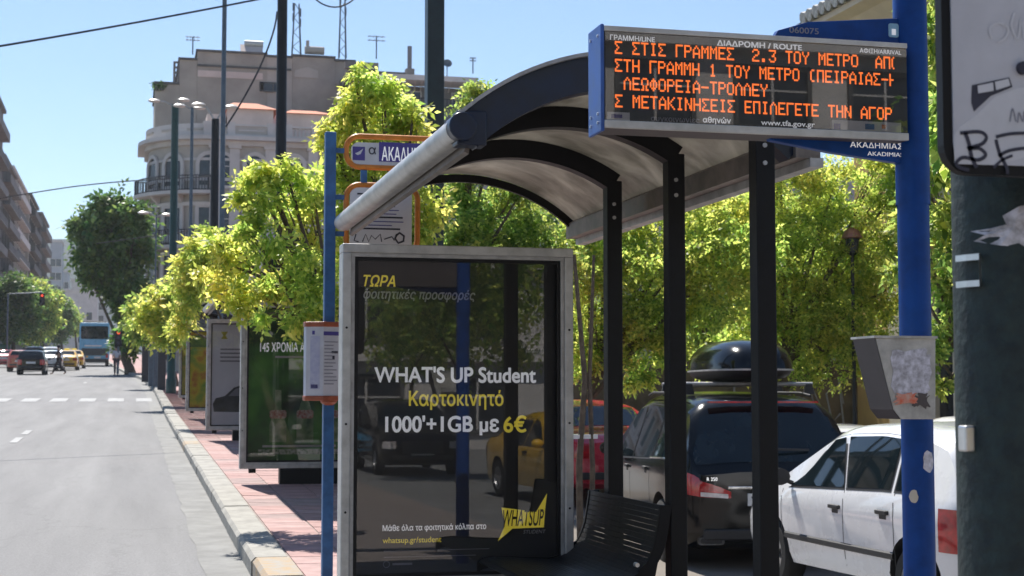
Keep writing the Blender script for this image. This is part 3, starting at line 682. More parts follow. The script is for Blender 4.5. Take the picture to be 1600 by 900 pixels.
stext('ΔΙΑΔΡΟΜΗ / ROUTE', 1120, 1253, 71, .026, M['adwhite_glow'], .0009)
stext('ΑΦΙΞΗ/ARRIVAL', 1343, 1408, 82, .021, M['adwhite_glow'], .0006)
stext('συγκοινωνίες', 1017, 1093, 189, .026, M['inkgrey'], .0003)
stext('αθηνών', 1098, 1142, 191, .026, M['adwhite_glow'], .0008)
stext('www.tfa.gov.gr', 1189, 1273, 195, .026, M['adwhite_glow'], .0005)
for (p0, p1, q0, q1, m_, nm) in ((949, 984, 176, 187, 'paper', 'logo_plate'), (1300, 1408, 192, 204, 'paper', 'logo_plate'), (1303, 1313, 193, 202, 'purple', 'flag_emblem'), (1352, 1366, 194, 202, 'blue2', 'printed_mark'), (1378, 1384, 195, 201, 'orange', 'printed_mark'), (955, 972, 179, 184, 'purple', 'printed_mark')):
    a0, c0 = loc_(p0, q1); a1, c1 = loc_(p1, q0); b = MB(); e = .0012 if nm != 'logo_plate' else 0
    b.box(a0, a1, yf + .0003 - e, yf + .0015, c0, c1); b.build(nm, M[m_], sign)
# blue fins above and below the screen
Mz = Matrix(((1, 0, 0, 0), (0, 0, 1, -.02), (0, 1, 0, 0), (0, 0, 0, 1)))
f1 = [loc_(*p, YP - .02) for p in ((1207, 62), (1216, 47), (1262, 34), (1410, 28), (1424, 30), (1424, 80))]
b = MB(); b.prism(f1, .035, Mz); b.build('upper_fin', M['blue'], sign, bevel=.003)
f2 = [loc_(*p, YP - .02) for p in ((1190, 200), (1424, 205), (1424, 256), (1408, 255), (1300, 238), (1205, 219))]
b = MB(); b.prism(f2, .035, Mz); b.build('lower_fin', M['blue'], sign, bevel=.003)
def ftext(body, px0, px1, py, size, m, off=0):
    x, z = loc_(px0, py, YP - .02); x1, _ = loc_(px1, py, YP - .02); text(body, x, -.0215, z, size, m, sign, width=x1 - x, offset=off)
ftext('060075', 1233, 1279, 51, .030, M['inkgrey'], .0004)
ftext('ΑΚΑΔΗΜΙΑΣ', 1328, 1410, 230, .028, M['adwhite_glow'], .0004); ftext('AKADIMIAS', 1355, 1411, 243, .021, M['adwhite_glow'], .0002)
a0, c0 = loc_(1388, 58, YP - .02); b = MB(); b.prism(rrect(a0, a0 + .04, c0, c0 + .05, .008), .002, Matrix(((1, 0, 0, 0), (0, 0, 1, -.0225), (0, 1, 0, 0), (0, 0, 0, 1))))
b.build('bus_pictogram', mat('pale_blue_print', (.25, .45, .60), .5, scale=20), sign)
b = MB(); b.box(a0 + .012, a0 + .028, -.0245, -.0228, c0 + .008, c0 + .03); b.build('bus_pictogram_window', M['adwhite_glow'], sign)
# stickers on the pole
for (px, py, r_, m_) in ((1438, 722, .042, 'sticker'), (1413, 775, .03, 'creamt')):
    b = MB(); a = math.asin(max(-1, min(1, (atX(px, YP) - pole_x)/.058)))
    zc = atZ(py, YP, px) - pav(YP); pts = []; random.seed(px)
    n = 14
    for k in range(n):
        rr = r_ * random.uniform(.7, 1.1); th = 2*math.pi*k/n; da = rr*math.cos(th)/.058 * .6; zz = zc + rr*math.sin(th)
        aa = max(-1.4, min(1.4, a*.8 + da)); pts.append((.0575*math.sin(aa), -.0575*math.cos(aa), zz))
    c = (.0578*math.sin(a*.8), -.0578*math.cos(a*.8), zc)
    b.add([c] + pts, [(0, k+1, (k+1) % n + 1) for k in range(n)]); b.build('torn_sticker', M[m_], sign)

# small metal box clamped on the blue pole
Yb = 4.74
def bl(px, py, Y): p = at(px, py, Y); return Vector((p.x, Y, p.z))
pn = [bl(1368, 528, Yb), bl(1462, 527, Yb), bl(1462, 655, Yb), bl(1408, 655, Yb), bl(1396, 640, Yb)]
org = Vector((pn[1].x, Yb, pn[2].z))
tb = thing('metal_box', 'small grey metal box with torn stickers clamped to the blue pole above the white car', 'box', org)
off = Vector((0, .165, 0)); pn = [p - org for p in pn]
b = MB(); n = 5
b.add(pn + [p + off for p in pn], [tuple(range(n)), tuple(range(2*n-1, n-1, -1)), (0, 1, n+1, n), (1, 2, n+2, n+1), (2, 3, n+3, n+2)]); b.build('shell', M['bronze'], tb, bevel=.003)
b = MB(); e = Vector((-.002, 0, 0)); b.add([pn[0]+e, pn[4]+e, pn[4]+off+e, pn[0]+off+e, pn[3]+e, pn[3]+off+e], [(0, 1, 2, 3), (1, 4, 5, 2)]); b.build('shade_dark_face', M['darkbox'], tb)  # face leans downwards; its shade is put in as a dark colour
b = MB(); b.box(pn[0].x - .008, .004, -.006, .17, pn[0].z, pn[0].z + .008); b.build('lid', M['bronze'], tb)
random.seed(8)
def ragged(px0, px1, py0, py1, Y, jit, n=26):
    out = []
    for k in range(n):
        a = 2*math.pi*k/n; cx, cy = (px0+px1)/2, (py0+py1)/2
        ex = abs(math.cos(a))**.4*math.copysign(1, math.cos(a)); ey = abs(math.sin(a))**.4*math.copysign(1, math.sin(a)); j = 1 - random.uniform(0, jit)
        p = at(cx + (px1-px0)/2*ex*j, cy + (py1-py0)/2*ey*j, Y); out.append((p.x, p.z))
    return out
for (q, m_, nm, yy) in (((1390, 1457, 542, 622, Yb, .2), 'sticker', 'torn_sticker', -.0015), ((1392, 1438, 612, 634, Yb, .45), 'redstick', 'red_sticker', -.003), ((1424, 1456, 612, 640, Yb, .6), 'darkbox', 'glue_smear', -.0022)):
    P = ragged(*q); b = MB(); b.prism([(x - org.x, z - org.z) for x, z in P], .001, Matrix(((1, 0, 0, 0), (0, 0, 1, yy), (0, 1, 0, 0), (0, 0, 0, 1)))); b.build(nm, M[m_], tb)
b = MB(); b.box(-.14, .0, .15, .21, .1, .14); b.build('clamp', M['silverd'], tb)

# ------------------------------------------------------------------ near green pole with the board
Yg = 2.68; gx = atX(1588, Yg)
gp = thing('street_pole', 'thick dark green pole with torn stickers at the right edge, nearest the camera', 'pole', (gx, Yg, pav(Yg)))
b = MB(); b.lathe([(.118, -.02), (.112, 4.6), (0, 4.6)], 40); b.build('shaft', M['oldpole'], gp, smooth=40)
def on_pole(px, py, R=.1185):
    p = at(px, py, Yg - .08); a = math.asin(max(-.98, min(.98, (p.x - gx)/R))); return a, p.z - pav(Yg)
def wrap(poly_px, name, m_, R=.1185):
    P = [on_pole(*q, R) for q in poly_px]; n = len(P); b = MB()
    c = (sum(p[0] for p in P)/n, sum(p[1] for p in P)/n)
    rings = [c] + [(c[0] + (p[0]-c[0])*k, c[1] + (p[1]-c[1])*k) for k in (.5, 1) for p in P]
    vs = [(R*math.sin(a), -R*math.cos(a), z) for a, z in rings]
    b.add(vs, [(0, k+1, (k+1) % n+1) for k in range(n)] + [(1+k, 1+(k+1) % n, 1+n+(k+1) % n, 1+n+k) for k in range(n)]); return b.build(name, M[m_], gp)
wrap([(1536, 358), (1566, 352), (1562, 338), (1580, 325), (1612, 318), (1640, 330), (1640, 386), (1600, 390), (1560, 384), (1538, 374), (1546, 366)], 'torn_poster_scrap', 'sticker')
wrap([(1500, 470), (1512, 440), (1520, 446), (1508, 480)], 'torn_poster_scrap', 'sticker')
b = MB()
for py in (395, 443):
    pass
def buckle(py0, py1, name):
    a0, z1 = on_pole(1499, py0, .122); a1, z0 = on_pole(1515, py1, .122); b = MB(); R = .1235
    for (za, zb_) in ((z0, z0 + .012), (z1 - .012, z1)):
        b.add([(R*math.sin(a)*k, -R*math.cos(a)*k, z) for z in (za, zb_) for k in (1, 1.07) for a in (-1.5, -1.27, -1.05)], [(0, 1, 4, 3), (1, 2, 5, 4), (6, 7, 10, 9), (7, 8, 11, 10), (3, 4, 10, 9), (4, 5, 11, 10), (0, 1, 7, 6), (1, 2, 8, 7), (2, 5, 11, 8), (0, 3, 9, 6)])
    a = -1.05; b.add([(R*math.sin(a)*k, -R*math.cos(a)*k, z) for z in (z0, z1) for k in (1, 1.07)], [(0, 1, 3, 2)])
    b.build(name, M['silver'], gp)
buckle(394, 446, 'steel_buckle')
a, z = on_pole(1504, 687, .12); b = MB(); b.cbox((.122*math.sin(-1.42), -.122*math.cos(-1.42), z), (.022, .03, .05)); b.build('clamp', M['silver'], gp, bevel=.004)
# board
Yo = 2.42; bx0 = atX(1482, Yo); bzb = atZ(273, Yo, 1540)
bd = thing('sign_board', 'grey sign board back with black rim and scrawled black graffiti, top right', 'sign', (bx0, Yo, bzb))
poly = rrect(0, .86, 0, 1.15, .05, 6)
def plate(poly, y0, d, name, m_, par=bd): b = MB(); b.prism(poly, d, Matrix(((1, 0, 0, 0), (0, 0, 1, y0), (0, 1, 0, 0), (0, 0, 0, 1)))); return b.build(name, M[m_], par, bevel=0)
plate(poly, .0, .022, 'rim', 'black'); plate(rrect(.018, .842, .018, 1.132, .036, 6), -.003, .003, 'panel', 'board')
def bp(px, py): p = at(px, py, Yo - .004); return p.x - bx0, p.z - bzb
def stroke(pts_px, w, name='graffiti_stroke', m_='ink'):
    P = [bp(*q) for q in pts_px]; Q = []
    for i in range(len(P)-1):
        p0, p1, p2, p3 = P[max(i-1, 0)], P[i], P[i+1], P[min(i+2, len(P)-1)]
        for k in range(6):
            u = k/6; Q.append(tuple(.5*((2*p1[j]) + (-p0[j]+p2[j])*u + (2*p0[j]-5*p1[j]+4*p2[j]-p3[j])*u*u + (-p0[j]+3*p1[j]-3*p2[j]+p3[j])*u**3) for j in (0, 1)))
    Q.append(P[-1]); b = MB(); vs = []
    for i, q in enumerate(Q):
        a, c = Q[max(i-1, 0)], Q[min(i+1, len(Q)-1)]; dx, dz = c[0]-a[0], c[1]-a[1]; l = math.hypot(dx, dz) or 1
        nx, nz = -dz/l*w/2, dx/l*w/2; vs += [(q[0]+nx, -.0045, q[1]+nz), (q[0]-nx, -.0045, q[1]-nz)]
    b.add(vs, [(2*i, 2*i+1, 2*i+3, 2*i+2) for i in range(len(Q)-1)]); b.build(name, M[m_], bd)
stroke([(1508, 207), (1514, 225), (1518, 245), (1526, 262)], .0075); stroke([(1500, 208), (1530, 206), (1541, 214), (1534, 225), (1512, 232), (1530, 232), (1540, 242), (1528, 250), (1505, 246), (1494, 255), (1500, 262), (1514, 266)], .0065)
stroke([(1556, 218), (1562, 240), (1573, 262), (1574, 272)], .0065); stroke([(1556, 214), (1580, 209), (1612, 208)], .006); stroke([(1560, 244), (1575, 236), (1600, 232), (1620, 236)], .006); stroke([(1552, 262), (1566, 250), (1582, 243)], .005)
plate([bp(*q) for q in ((1519, 133), (1577, 121), (1582, 136), (1548, 150), (1522, 174), (1518, 160))], -.0042, .001, 'graffiti_block', 'ink')
for q in (((1527, 134), (1551, 129), (1552, 142), (1528, 146)), ((1554, 128), (1575, 123), (1578, 134), (1556, 141))):
    plate([bp(*k) for k in q], -.0055, .001, 'graffiti_gap', 'boardwash')
plate([bp(*q) for q in ((1490, 212), (1502, 196), (1525, 180), (1556, 150), (1590, 138), (1620, 134), (1620, 240), (1560, 258), (1492, 256))], -.0035, .0004, 'washed_patch', 'boardwash')
stroke([(1550, 60), (1546, 45), (1560, 36), (1575, 44), (1570, 60), (1558, 66)], .004, 'faint_scrawl', 'boardwash'); stroke([(1585, 20), (1580, 40), (1590, 60), (1596, 30), (1600, 60)], .004, 'faint_scrawl', 'boardwash')
stroke([(1578, 190), (1582, 170), (1587, 190)], .003, 'faint_scrawl', 'inkgrey'); stroke([(1590, 192), (1592, 176), (1598, 190), (1600, 174)], .003, 'faint_scrawl', 'inkgrey')
x, z = bp(1597, 107); b = MB(); b.tube([(x, -.012, z), (x, 0, z)], .012, 12); b.build('bolt', M['ink'], bd)

# ------------------------------------------------------------------ stop pole with orange flags and timetable
Ys = 10.25; sx = atX(513, Ys)
sp = thing('bus_stop_pole', 'slim faded blue bus stop pole with orange framed flags and a white timetable', 'bus stop sign', (sx, Ys, pav(Ys)))
ztop = atZ(207, Ys, 518) - pav(Ys)
b = MB(); b.box(-.036, .036, -.036, .036, -.02, ztop); b.build('pole', M['blue2'], sp, bevel=.006)
def sl(px, py, Y=Ys): p = at(px, py, Y); return p.x - sx, p.z - pav(Ys)
def ring_frame(x0, x1, z0, z1, r, tr, name):
    P = rrect(x0, x1, z0, z1, r, 6); P = P + [P[0], P[1]]; b = MB(); b.tube([(x, 0, z) for x, z in P], tr, 10, cap=False); return b.build(name, M['orange'], sp, smooth=50)
x0, z1 = sl(541, 212); x1, z0 = sl(700, 266); ring_frame(x0, x1, z0, z1, .09, .019, 'flag_frame')
X0, Z1 = sl(549, 222); X1, Z0 = sl(696, 262); b = MB(); b.prism(rrect(X0, X1, Z0, Z1, .05), .012, Matrix(((1, 0, 0, 0), (0, 0, 1, -.006), (0, 1, 0, 0), (0, 0, 0, 1)))); b.build('name_plate', M['paper'], sp)
pa = sl(592, 222); pb = sl(690, 256); b = MB(); b.box(pa[0], pb[0], -.008, -.005, pb[1], pa[1]); b.build('violet_field', M['purple'], sp)
x, z = sl(596, 251); x1_, _ = sl(668, 251); text('ΑΚΑΔΗΜΙΑΣ', x, -.0095, z, .13, M['adwhite_glow'], sp, width=(x1_ - x)*1.18, offset=.0015)
pa = sl(551, 229); pb = sl(570, 251); b = MB(); b.box(pa[0], pb[0], -.008, -.005, pb[1], pa[1]); b.build('violet_logo', M['purple'], sp)
c = ((pa[0]+pb[0])/2, (pa[1]+pb[1])/2); b = MB(); b.prism([(c[0]-.026, c[1]+.0), (c[0], c[1]+.012), (c[0]+.03, c[1]+.035), (c[0]+.012, c[1]-.004), (c[0]-.01, c[1]-.012)], .001, Matrix(((1, 0, 0, 0), (0, 0, 1, -.0095), (0, 1, 0, 0), (0, 0, 0, 1)))); b.build('logo_swoosh', M['paper'], sp)
x, z = sl(575, 241); text('α', x, -.0085, z, .085, M['ink'], sp, offset=.001)
x0, z1 = sl(541, 288); x1, z0 = sl(652, 396); ring_frame(x0, x1, z0, z1, .09, .019, 'flag_frame')
X0, Z1 = sl(547, 292); X1, Z0 = sl(643, 392); b = MB(); b.prism(rrect(X0, X1, Z0, Z1, .04), .012, Matrix(((1, 0, 0, 0), (0, 0, 1, -.006), (0, 1, 0, 0), (0, 0, 0, 1)))); b.build('route_plate', M['white'], sp)
random.seed(5)
for k, py in enumerate(range(304, 362, 6)):
    a0, zz = sl(554 + random.randint(0, 8), py); a1, _ = sl(612 + random.randint(0, 20), py); b = MB(); b.box(a0, a1, -.0075, -.006, zz, zz + (.011 if k % 3 == 0 else .006)); b.build('printed_line', M['ink'] if k % 3 == 0 else M['purple'], sp)
def sstroke(pts, w):
    b = MB(); vs = []
    P = [sl(*q) for q in pts]
    for i, q in enumerate(P):
        a, c = P[max(i-1, 0)], P[min(i+1, len(P)-1)]; dx, dz = c[0]-a[0], c[1]-a[1]; l = math.hypot(dx, dz) or 1
        vs += [(q[0]-dz/l*w/2, -.008, q[1]+dx/l*w/2), (q[0]+dz/l*w/2, -.008, q[1]-dx/l*w/2)]
    b.add(vs, [(2*i, 2*i+1, 2*i+3, 2*i+2) for i in range(len(P)-1)]); b.build('graffiti_stroke', M['ink'], sp)
sstroke([(556, 366), (553, 376), (560, 378)], .008); sstroke([(566, 378), (571, 366), (576, 378), (580, 368), (586, 374), (594, 366), (596, 378)], .008); sstroke([(600, 374), (612, 370), (616, 376)], .008)
sstroke([(620, 366), (617, 373), (622, 380), (630, 377), (631, 369), (624, 364), (618, 369)], .014)
for py in (235, 308, 365):
    a0, zz = sl(522, py); a1, _ = sl(543, py); b = MB(); b.box(a0-.02, a1, -.012, .012, zz - .016, zz + .016); b.build('bracket', M['blue2'], sp)
b = MB(); a0, za = sl(566, 266); a1, zb_ = sl(573, 288); b.box(a0-.01, a1, -.012, .012, zb_, za); b.build('bracket', M['blue2'], sp)
x0, z1 = sl(477, 503, Ys-.08); x1, z0 = sl(533, 625, Ys-.08)
lens = [(x0, 0), (x0 + .01, -.05), ((x0+x1)/2, -.085), (x1 - .01, -.05), (x1, 0), ((x0+x1)/2, .05)]
b = MB(); b.prism(lens, z1 - z0 - .05, Matrix.Translation((0, 0, z0 + .025))); b.build('timetable_case', M['paper'], sp)
for zz in (z0 - .005, z1 - .03):
    b = MB(); b.prism([(x*1.0 + (x-(x0+x1)/2)*.06, y*1.1) for x, y in lens], .033, Matrix.Translation((0, 0, zz))); b.build('end_cap', M['rust'], sp, bevel=.006)
b = MB(); b.lathe([(0, -.0), (.03, 0), (.055, .02), (.055, .03)], 16, Matrix.Translation((0, -.02, z0 - .035))); b.build('end_cap', M['rust'], sp)
# printed sheets lie on the two front faces of the case
A, B_ = Vector((x0 + .01, -.05, 0)), Vector(((x0+x1)/2, -.085, 0)); C_ = Vector((x1-.01, -.05, 0))
def on_face(P0, P1, u0, u1, w0, w1, name, m_):
    nrm = Vector((P1.y-P0.y, -(P1.x-P0.x), 0)).normalized(); nrm = nrm if nrm.y < 0 else -nrm
    p = P0.lerp(P1, u0) + nrm*.002; q = P0.lerp(P1, u1) + nrm*.002; H = z1 - z0
    b = MB(); b.add([(p.x, p.y, z0+H*w0), (q.x, q.y, z0+H*w0), (q.x, q.y, z0+H*w1), (p.x, p.y, z0+H*w1)], [(0, 1, 2, 3)]); b.build(name, m_, sp)
on_face(A, B_, .25, .8, .14, .82, 'timetable_column', mat('lilac_print', (.40, .40, .55), .6, scale=30, col2=(.5, .5, .6)))
for k in range(13): on_face(B_, C_, .05, random.uniform(.55, .9), .2 + k*.045, .2 + k*.045 + .014, 'timetable_line', M['inkgrey'])
on_face(B_, C_, .0, .95, .83, .88, 'timetable_title', M['purple']); on_face(A, B_, .35, .5, .84, .89, 'timetable_title', M['purple'])
on_face(A, B_, .3, .7, .15, .2, 'timetable_title', M['purple']); on_face(B_, C_, .5, .9, .6, .63, 'scribble', M['ink']); on_face(B_, C_, .55, .7, .52, .57, 'scribble', M['ink'])

# ------------------------------------------------------------------ street poles, lamps, wires
def plain_pole(px, Y, w, mname, top_py, label, py_ref=300, lamps=None, cat='pole'):
    X = atX(px, Y); base = side_z(X, Y) if Y <= 60 else pav(Y); H = atZ(top_py, Y, px) - base
    t = thing('street_pole' if not lamps else 'street_lamp', label, cat if not lamps else 'street lamp', (X, Y, base))
    b = MB(); b.lathe([(w*.62, -.05), (w*.62, .5), (w*.5, .55), (w*.42, H), (0, H)], 16); b.build('shaft', M[mname], t, smooth=40)
    if lamps:
        for s, dx, dz in lamps:
            b = MB(); b.tube([(0, 0, H-.1), (s*dx*.5, 0, H + dz*.8), (s*dx, 0, H + dz)], .035, 6); b.build('arm', M['silverd'], t)
            b = MB(); b.lathe([(0, .07), (.09, .06), (.14, 0), (.1, -.05), (0, -.06)], 12, Matrix.Translation((s*dx, 0, H + dz)) @ Matrix.Diagonal((1.7, 1, 1, 1))); b.build('lamp_head', M['gutterm'], t, smooth=60)
    return t, X, base, H
plain_pole(267, 57, .30, 'greenpole', 163, 'green lamp pole with white lamp heads, left of the facade corner', lamps=[(-1, .75, .1), (1, .3, .18)])
plain_pole(294, 55, .13, 'greypole', 168, 'thin grey lamp pole just right of the green lamp pole', lamps=[(-1, .45, .05), (1, .25, .0)])
plain_pole(331, 50, .29, 'blackm', 186, 'black pole with drooping lamp heads, between the thin masts', lamps=[(-1, .55, .45), (1, .5, .42)])
plain_pole(343, 44, .15, 'greypole', -60, 'tall slim blue grey mast beside the black lamp pole')
plain_pole(435, 38, .29, 'blackm', -80, 'tall thick black pole in front of the pale facade')
t, X, b0, H = plain_pole(677, 17.5, .0, 'tealpole', -90, 'tall square dark teal column behind the shelter roof')
for c in list(t.children): bpy.data.objects.remove(c)
b = MB(); b.box(-.1, .1, -.1, .1, -.05, H); b.build('shaft', M['tealpole'], t, bevel=.01)
plain_pole(240, 62, .07, 'greypole', 335, 'short slim lamp pole against the dark tree', lamps=[(-1, .5, .05), (1, .4, .0)])

def wire(pts, r, label):
    P = [at(*p) for p in pts]; Q = []
    o_ = P[0]
    b = MB(); b.tube([p - o_ for p in P], r, 5)
    o = b.build('overhead_wire', M['railm'], None); o.location = o_; tag(o, label, 'wire'); return o
def sagged(a, c, n=12, sag=.0):
    return [tuple(a[j] + (c[j]-a[j])*i/n for j in range(3)) for i in range(n+1)]
w_ = [(x, 72 - x*.165 - x*abs(x)*.00004, 30 + x*.01) for x in range(-700, 1100, 25)]
wire(w_, .022, 'overhead wire slanting up across the sky, upper left')
wire([(x, 304 - 24*((x-35)/220) - 4*math.sin((x-35)/220*3.1), 58) for x in range(-10, 345, 15)], .022, 'overhead wire low across the street to the black lamp pole')
wire([(x, 378 - 22*((x-170)/160), 62) for x in range(150, 340, 15)], .02, 'lower overhead wire reaching the thin mast')
wire([(433 - 80*u**1.5, 18 + 180*u, 40) for u in [i/14 for i in range(15)]], .024, 'slack cable hanging from the thick black pole')
wire([(430, -160, 38)] + [(490 + 66*u, -6 + 17*math.sin(u*3.14)**.7, 40) for u in [i/14 for i in range(15)]] + [(640, -160, 40)], .022, 'cable loop at the top beside the roof mast')

# ------------------------------------------------------------------ trees
LEAF = np.array([[0, 0, 0], [.5, .36, .06], [0, 1, 0], [-.5, .36, .06]], dtype=np.float64)
def sprig_template(nl, ll, lw, seed):
    r = np.random.RandomState(seed); vs = []
    for k in range(nl):
        L = LEAF * [lw, ll, lw] * r.uniform(.75, 1.2); t = k/(nl-1) if nl > 1 else 0
        a = (r.uniform(.5, 1.3) * (1 if k % 2 else -1)) if k < nl-1 else 0; tilt = r.uniform(-.5, .25); roll = r.uniform(-.7, .7)
        R = np.array(Euler((tilt, roll, a)).to_matrix()); vs.append(L @ R.T + [0, t*ll*1.6, -t*t*ll*.5])
    return np.concatenate(vs)
def rand_rots(n, r, droop=.5):
    out = np.empty((n, 3, 3)); az = r.uniform(0, 2*np.pi, n); el = r.normal(-droop, .55, n); ro = r.normal(0, .8, n)
    ca, sa, ce, se, cr, sr = np.cos(az), np.sin(az), np.cos(el), np.sin(el), np.cos(ro), np.sin(ro)
    Z = np.zeros(n); O = np.ones(n)
    A = np.stack([ca, -sa, Z, sa, ca, Z, Z, Z, O], 1).reshape(n, 3, 3); E = np.stack([O, Z, Z, Z, ce, -se, Z, se, ce], 1).reshape(n, 3, 3); R = np.stack([cr, Z, sr, Z, O, Z, -sr, Z, cr], 1).reshape(n, 3, 3)
    return A @ E @ R
def crown_mesh(lobes, dens, ll, lw, m_, seed, nl=5, clumps=7, squash=1.0):
    """lobes: (x,y,z,r) ; leaves in small clumps spread through each lobe, outer clumps favoured"""
    r = np.random.RandomState(seed); pos = []
    for x, y, z, R in lobes:
        n = int(dens * 1.35 * R * R) + 12; k = max(8, int(clumps * 3 * (R/.5)**1.3))
        d = r.normal(size=(k, 3)); d /= np.linalg.norm(d, axis=1)[:, None]; rr = R * r.uniform(.15, 1.0, k)**.55
        c = d * rr[:, None] * [1, 1, squash] + [x, y, z]; idx = r.randint(0, k, n); sg = R * r.uniform(.08, .26, k)
        pos.append(c[idx] + r.normal(size=(n, 3)) * sg[idx][:, None] * [1, 1, .75])
    P = np.concatenate(pos); n = len(P); T = sprig_template(nl, ll, lw, seed); m = len(T)
    Rm = rand_rots(n, r); s = r.uniform(.7, 1.25, n)
    V = np.einsum('nij,mj->nmi', Rm, T) * s[:, None, None] + P[:, None, :]; V = V.reshape(-1, 3)
    nq = n * nl; me = bpy.data.meshes.new('crown'); me.vertices.add(len(V)); me.vertices.foreach_set('co', V.astype(np.float32).ravel())
    me.loops.add(nq*4); me.loops.foreach_set('vertex_index', np.arange(nq*4, dtype=np.int32)); me.polygons.add(nq)
    me.polygons.foreach_set('loop_start', np.arange(0, nq*4, 4, dtype=np.int32)); me.polygons.foreach_set('loop_total', np.full(nq, 4, dtype=np.int32))
    me.materials.append(m_); me.update(); me.validate(); return me
def make_tree(base, lobes, m_, label, dens=2600, ll=.07, lw=.034, tr=.09, seed=1, nl=5, group=None, clumps=7, fork=.45, name='tree', bend=0, limbs=True):
    base = Vector(base); t = thing(name, label, 'tree', base, group=group)
    Ls = [(x - base.x, y - base.y, z - base.z, R) for x, y, z, R in lobes]
    me = crown_mesh(Ls, dens, ll, lw, m_, seed, nl, clumps); obj('crown', me, t)
    zc = [l[2] for l in Ls]; lo = min(zc); cx = sum(l[0] for l in Ls)/len(Ls); cy = sum(l[1] for l in Ls)/len(Ls)
    fk = Vector((cx*.35, cy*.35, max(.8, lo*fork + .4))); rnd = random.Random(seed)
    b = MB(); top = Vector((cx*.7, cy*.7, (lo + max(zc))/2))
    b.tube([(0, 0, -.1), (fk.x*.2 + bend, fk.y*.2, fk.z*.35), (fk.x*.6 + bend*.6, fk.y*.6, fk.z*.7), fk, fk.lerp(top, .4), fk.lerp(top, .75)], [tr*1.25, tr*1.0, tr*.9, tr*.8, tr*.5, tr*.2], 9); b.build('trunk', M['bark'], t, smooth=60)
    b = MB()
    for x, y, z, R in Ls:
        e = Vector((x, y, z)); s0 = fk.lerp(top, rnd.uniform(0, .6)); mid = s0.lerp(e, .5) + Vector((rnd.uniform(-.15, .15)*R, rnd.uniform(-.15, .15)*R, .12*R))
        b.tube([s0, mid, e], [tr*.4, tr*.26, tr*.08], 5)
        for q in range(3):
            d = Vector((rnd.gauss(0, 1), rnd.gauss(0, 1), rnd.gauss(0, 1) + .3)).normalized() * R * .8; b.tube([mid.lerp(e, .5), mid.lerp(e, .5) + d*.4 + Vector((0, 0, .03)), e + d*.45], [tr*.14, tr*.09, tr*.03], 4)
    if limbs: b.build('branches', M['bark'], t)
    return t
def L(px, py, rpx, Y, dY=0):
    p = at(px, py, Y + dY); return (p.x, p.y, p.z, rpx * (p - Vector((0, 0, EYE))).dot(FW) / F_PX)
# (A) tree between the first two shelters; leaves hang in front of the second shelter
Y = 14.3; A = [L(430, 300, 52, Y), L(475, 350, 62, Y, .5), L(395, 365, 48, Y, -.3), L(350, 410, 38, Y), L(455, 420, 66, Y), L(400, 450, 46, Y, .2), L(500, 440, 56, Y, -.2), L(455, 490, 22, Y, -.6), L(500, 490, 26, Y, -.5), L(410, 492, 12, Y, -.5), L(415, 268, 26, Y), L(340, 380, 26, Y), L(372, 300, 14, Y), L(395, 275, 12, Y), L(445, 262, 16, Y), L(490, 300, 30, Y)]
make_tree((2.35, Y, pav(Y)), A, M['leafy'], 'yellow green tree left of the blue stop pole, over the green poster', seed=11, dens=1900, fork=.35)
Y = 14.9; B = [L(560, 150, 48, Y), L(600, 185, 55, Y, .4), L(530, 190, 32, Y), L(640, 210, 40, Y), L(570, 240, 55, Y), L(505, 200, 20, Y), L(620, 270, 55, Y, .5), L(575, 330, 60, Y), L(650, 330, 55, Y), L(525, 270, 30, Y), L(600, 130, 24, Y), L(555, 112, 16, Y), L(645, 175, 22, Y), L(620, 385, 50, Y), L(540, 390, 40, Y)]
make_tree((2.75, Y, pav(Y)), B, M['leafy'], 'yellow green tree rising behind the orange stop flags, left of the teal column', seed=12, dens=1900, fork=.3)
Y = 22.5; C = [L(715, 340, 66, Y), L(790, 340, 66, Y, .6), L(850, 400, 70, Y), L(700, 410, 70, Y), L(780, 420, 70, Y), L(755, 140, 24, Y), L(735, 170, 30, Y), L(775, 210, 40, Y), L(740, 250, 50, Y), L(820, 290, 40, Y), L(850, 470, 50, Y)]
make_tree((4.1, Y, side_z(4.1, Y)), C, M['leafg'], 'green tree seen under the far arch of the nearest shelter, above the phone poster', seed=13, dens=1500, ll=.082, lw=.042, tr=.12)
Y = 24; D = [L(920, 400, 66, Y), L(985, 350, 60, Y, .5), L(1010, 420, 72, Y), L(930, 480, 60, Y), L(990, 510, 62, Y), L(1075, 350, 68, Y), L(1110, 430, 80, Y, -.5), L(1060, 500, 66, Y), L(1130, 330, 50, Y), L(1160, 400, 60, Y), L(915, 550, 42, Y), L(990, 575, 30, Y), L(905, 360, 40, Y), L(1020, 540, 40, Y), L(950, 380, 50, Y, .6)]
make_tree((6.6, Y, pk(Y)), D, M['leafb'], 'broad yellowing tree behind the black estate car, seen between the shelter posts', seed=14, dens=1150, ll=.082, lw=.042, tr=.13)
Y = 25; E_ = [L(1230, 330, 78, Y), L(1300, 300, 70, Y), L(1270, 400, 80, Y, .5), L(1350, 380, 76, Y), L(1230, 470, 70, Y), L(1320, 480, 74, Y), L(1390, 300, 60, Y), L(1390, 450, 60, Y), L(1190, 400, 60, Y), L(1250, 550, 55, Y), L(1360, 545, 50, Y), L(1180, 500, 50, Y), L(1220, 262, 36, Y), L(1370, 262, 36, Y), L(1310, 560, 40, Y), L(1180, 565, 34, Y), L(1110, 560, 34, Y)]
make_tree((10.6, Y, pk(Y)), E_, M['leafb'], 'dense green full crowned tree behind the roof box, left of the blue pole', seed=15, dens=1150, ll=.082, lw=.042, tr=.15)
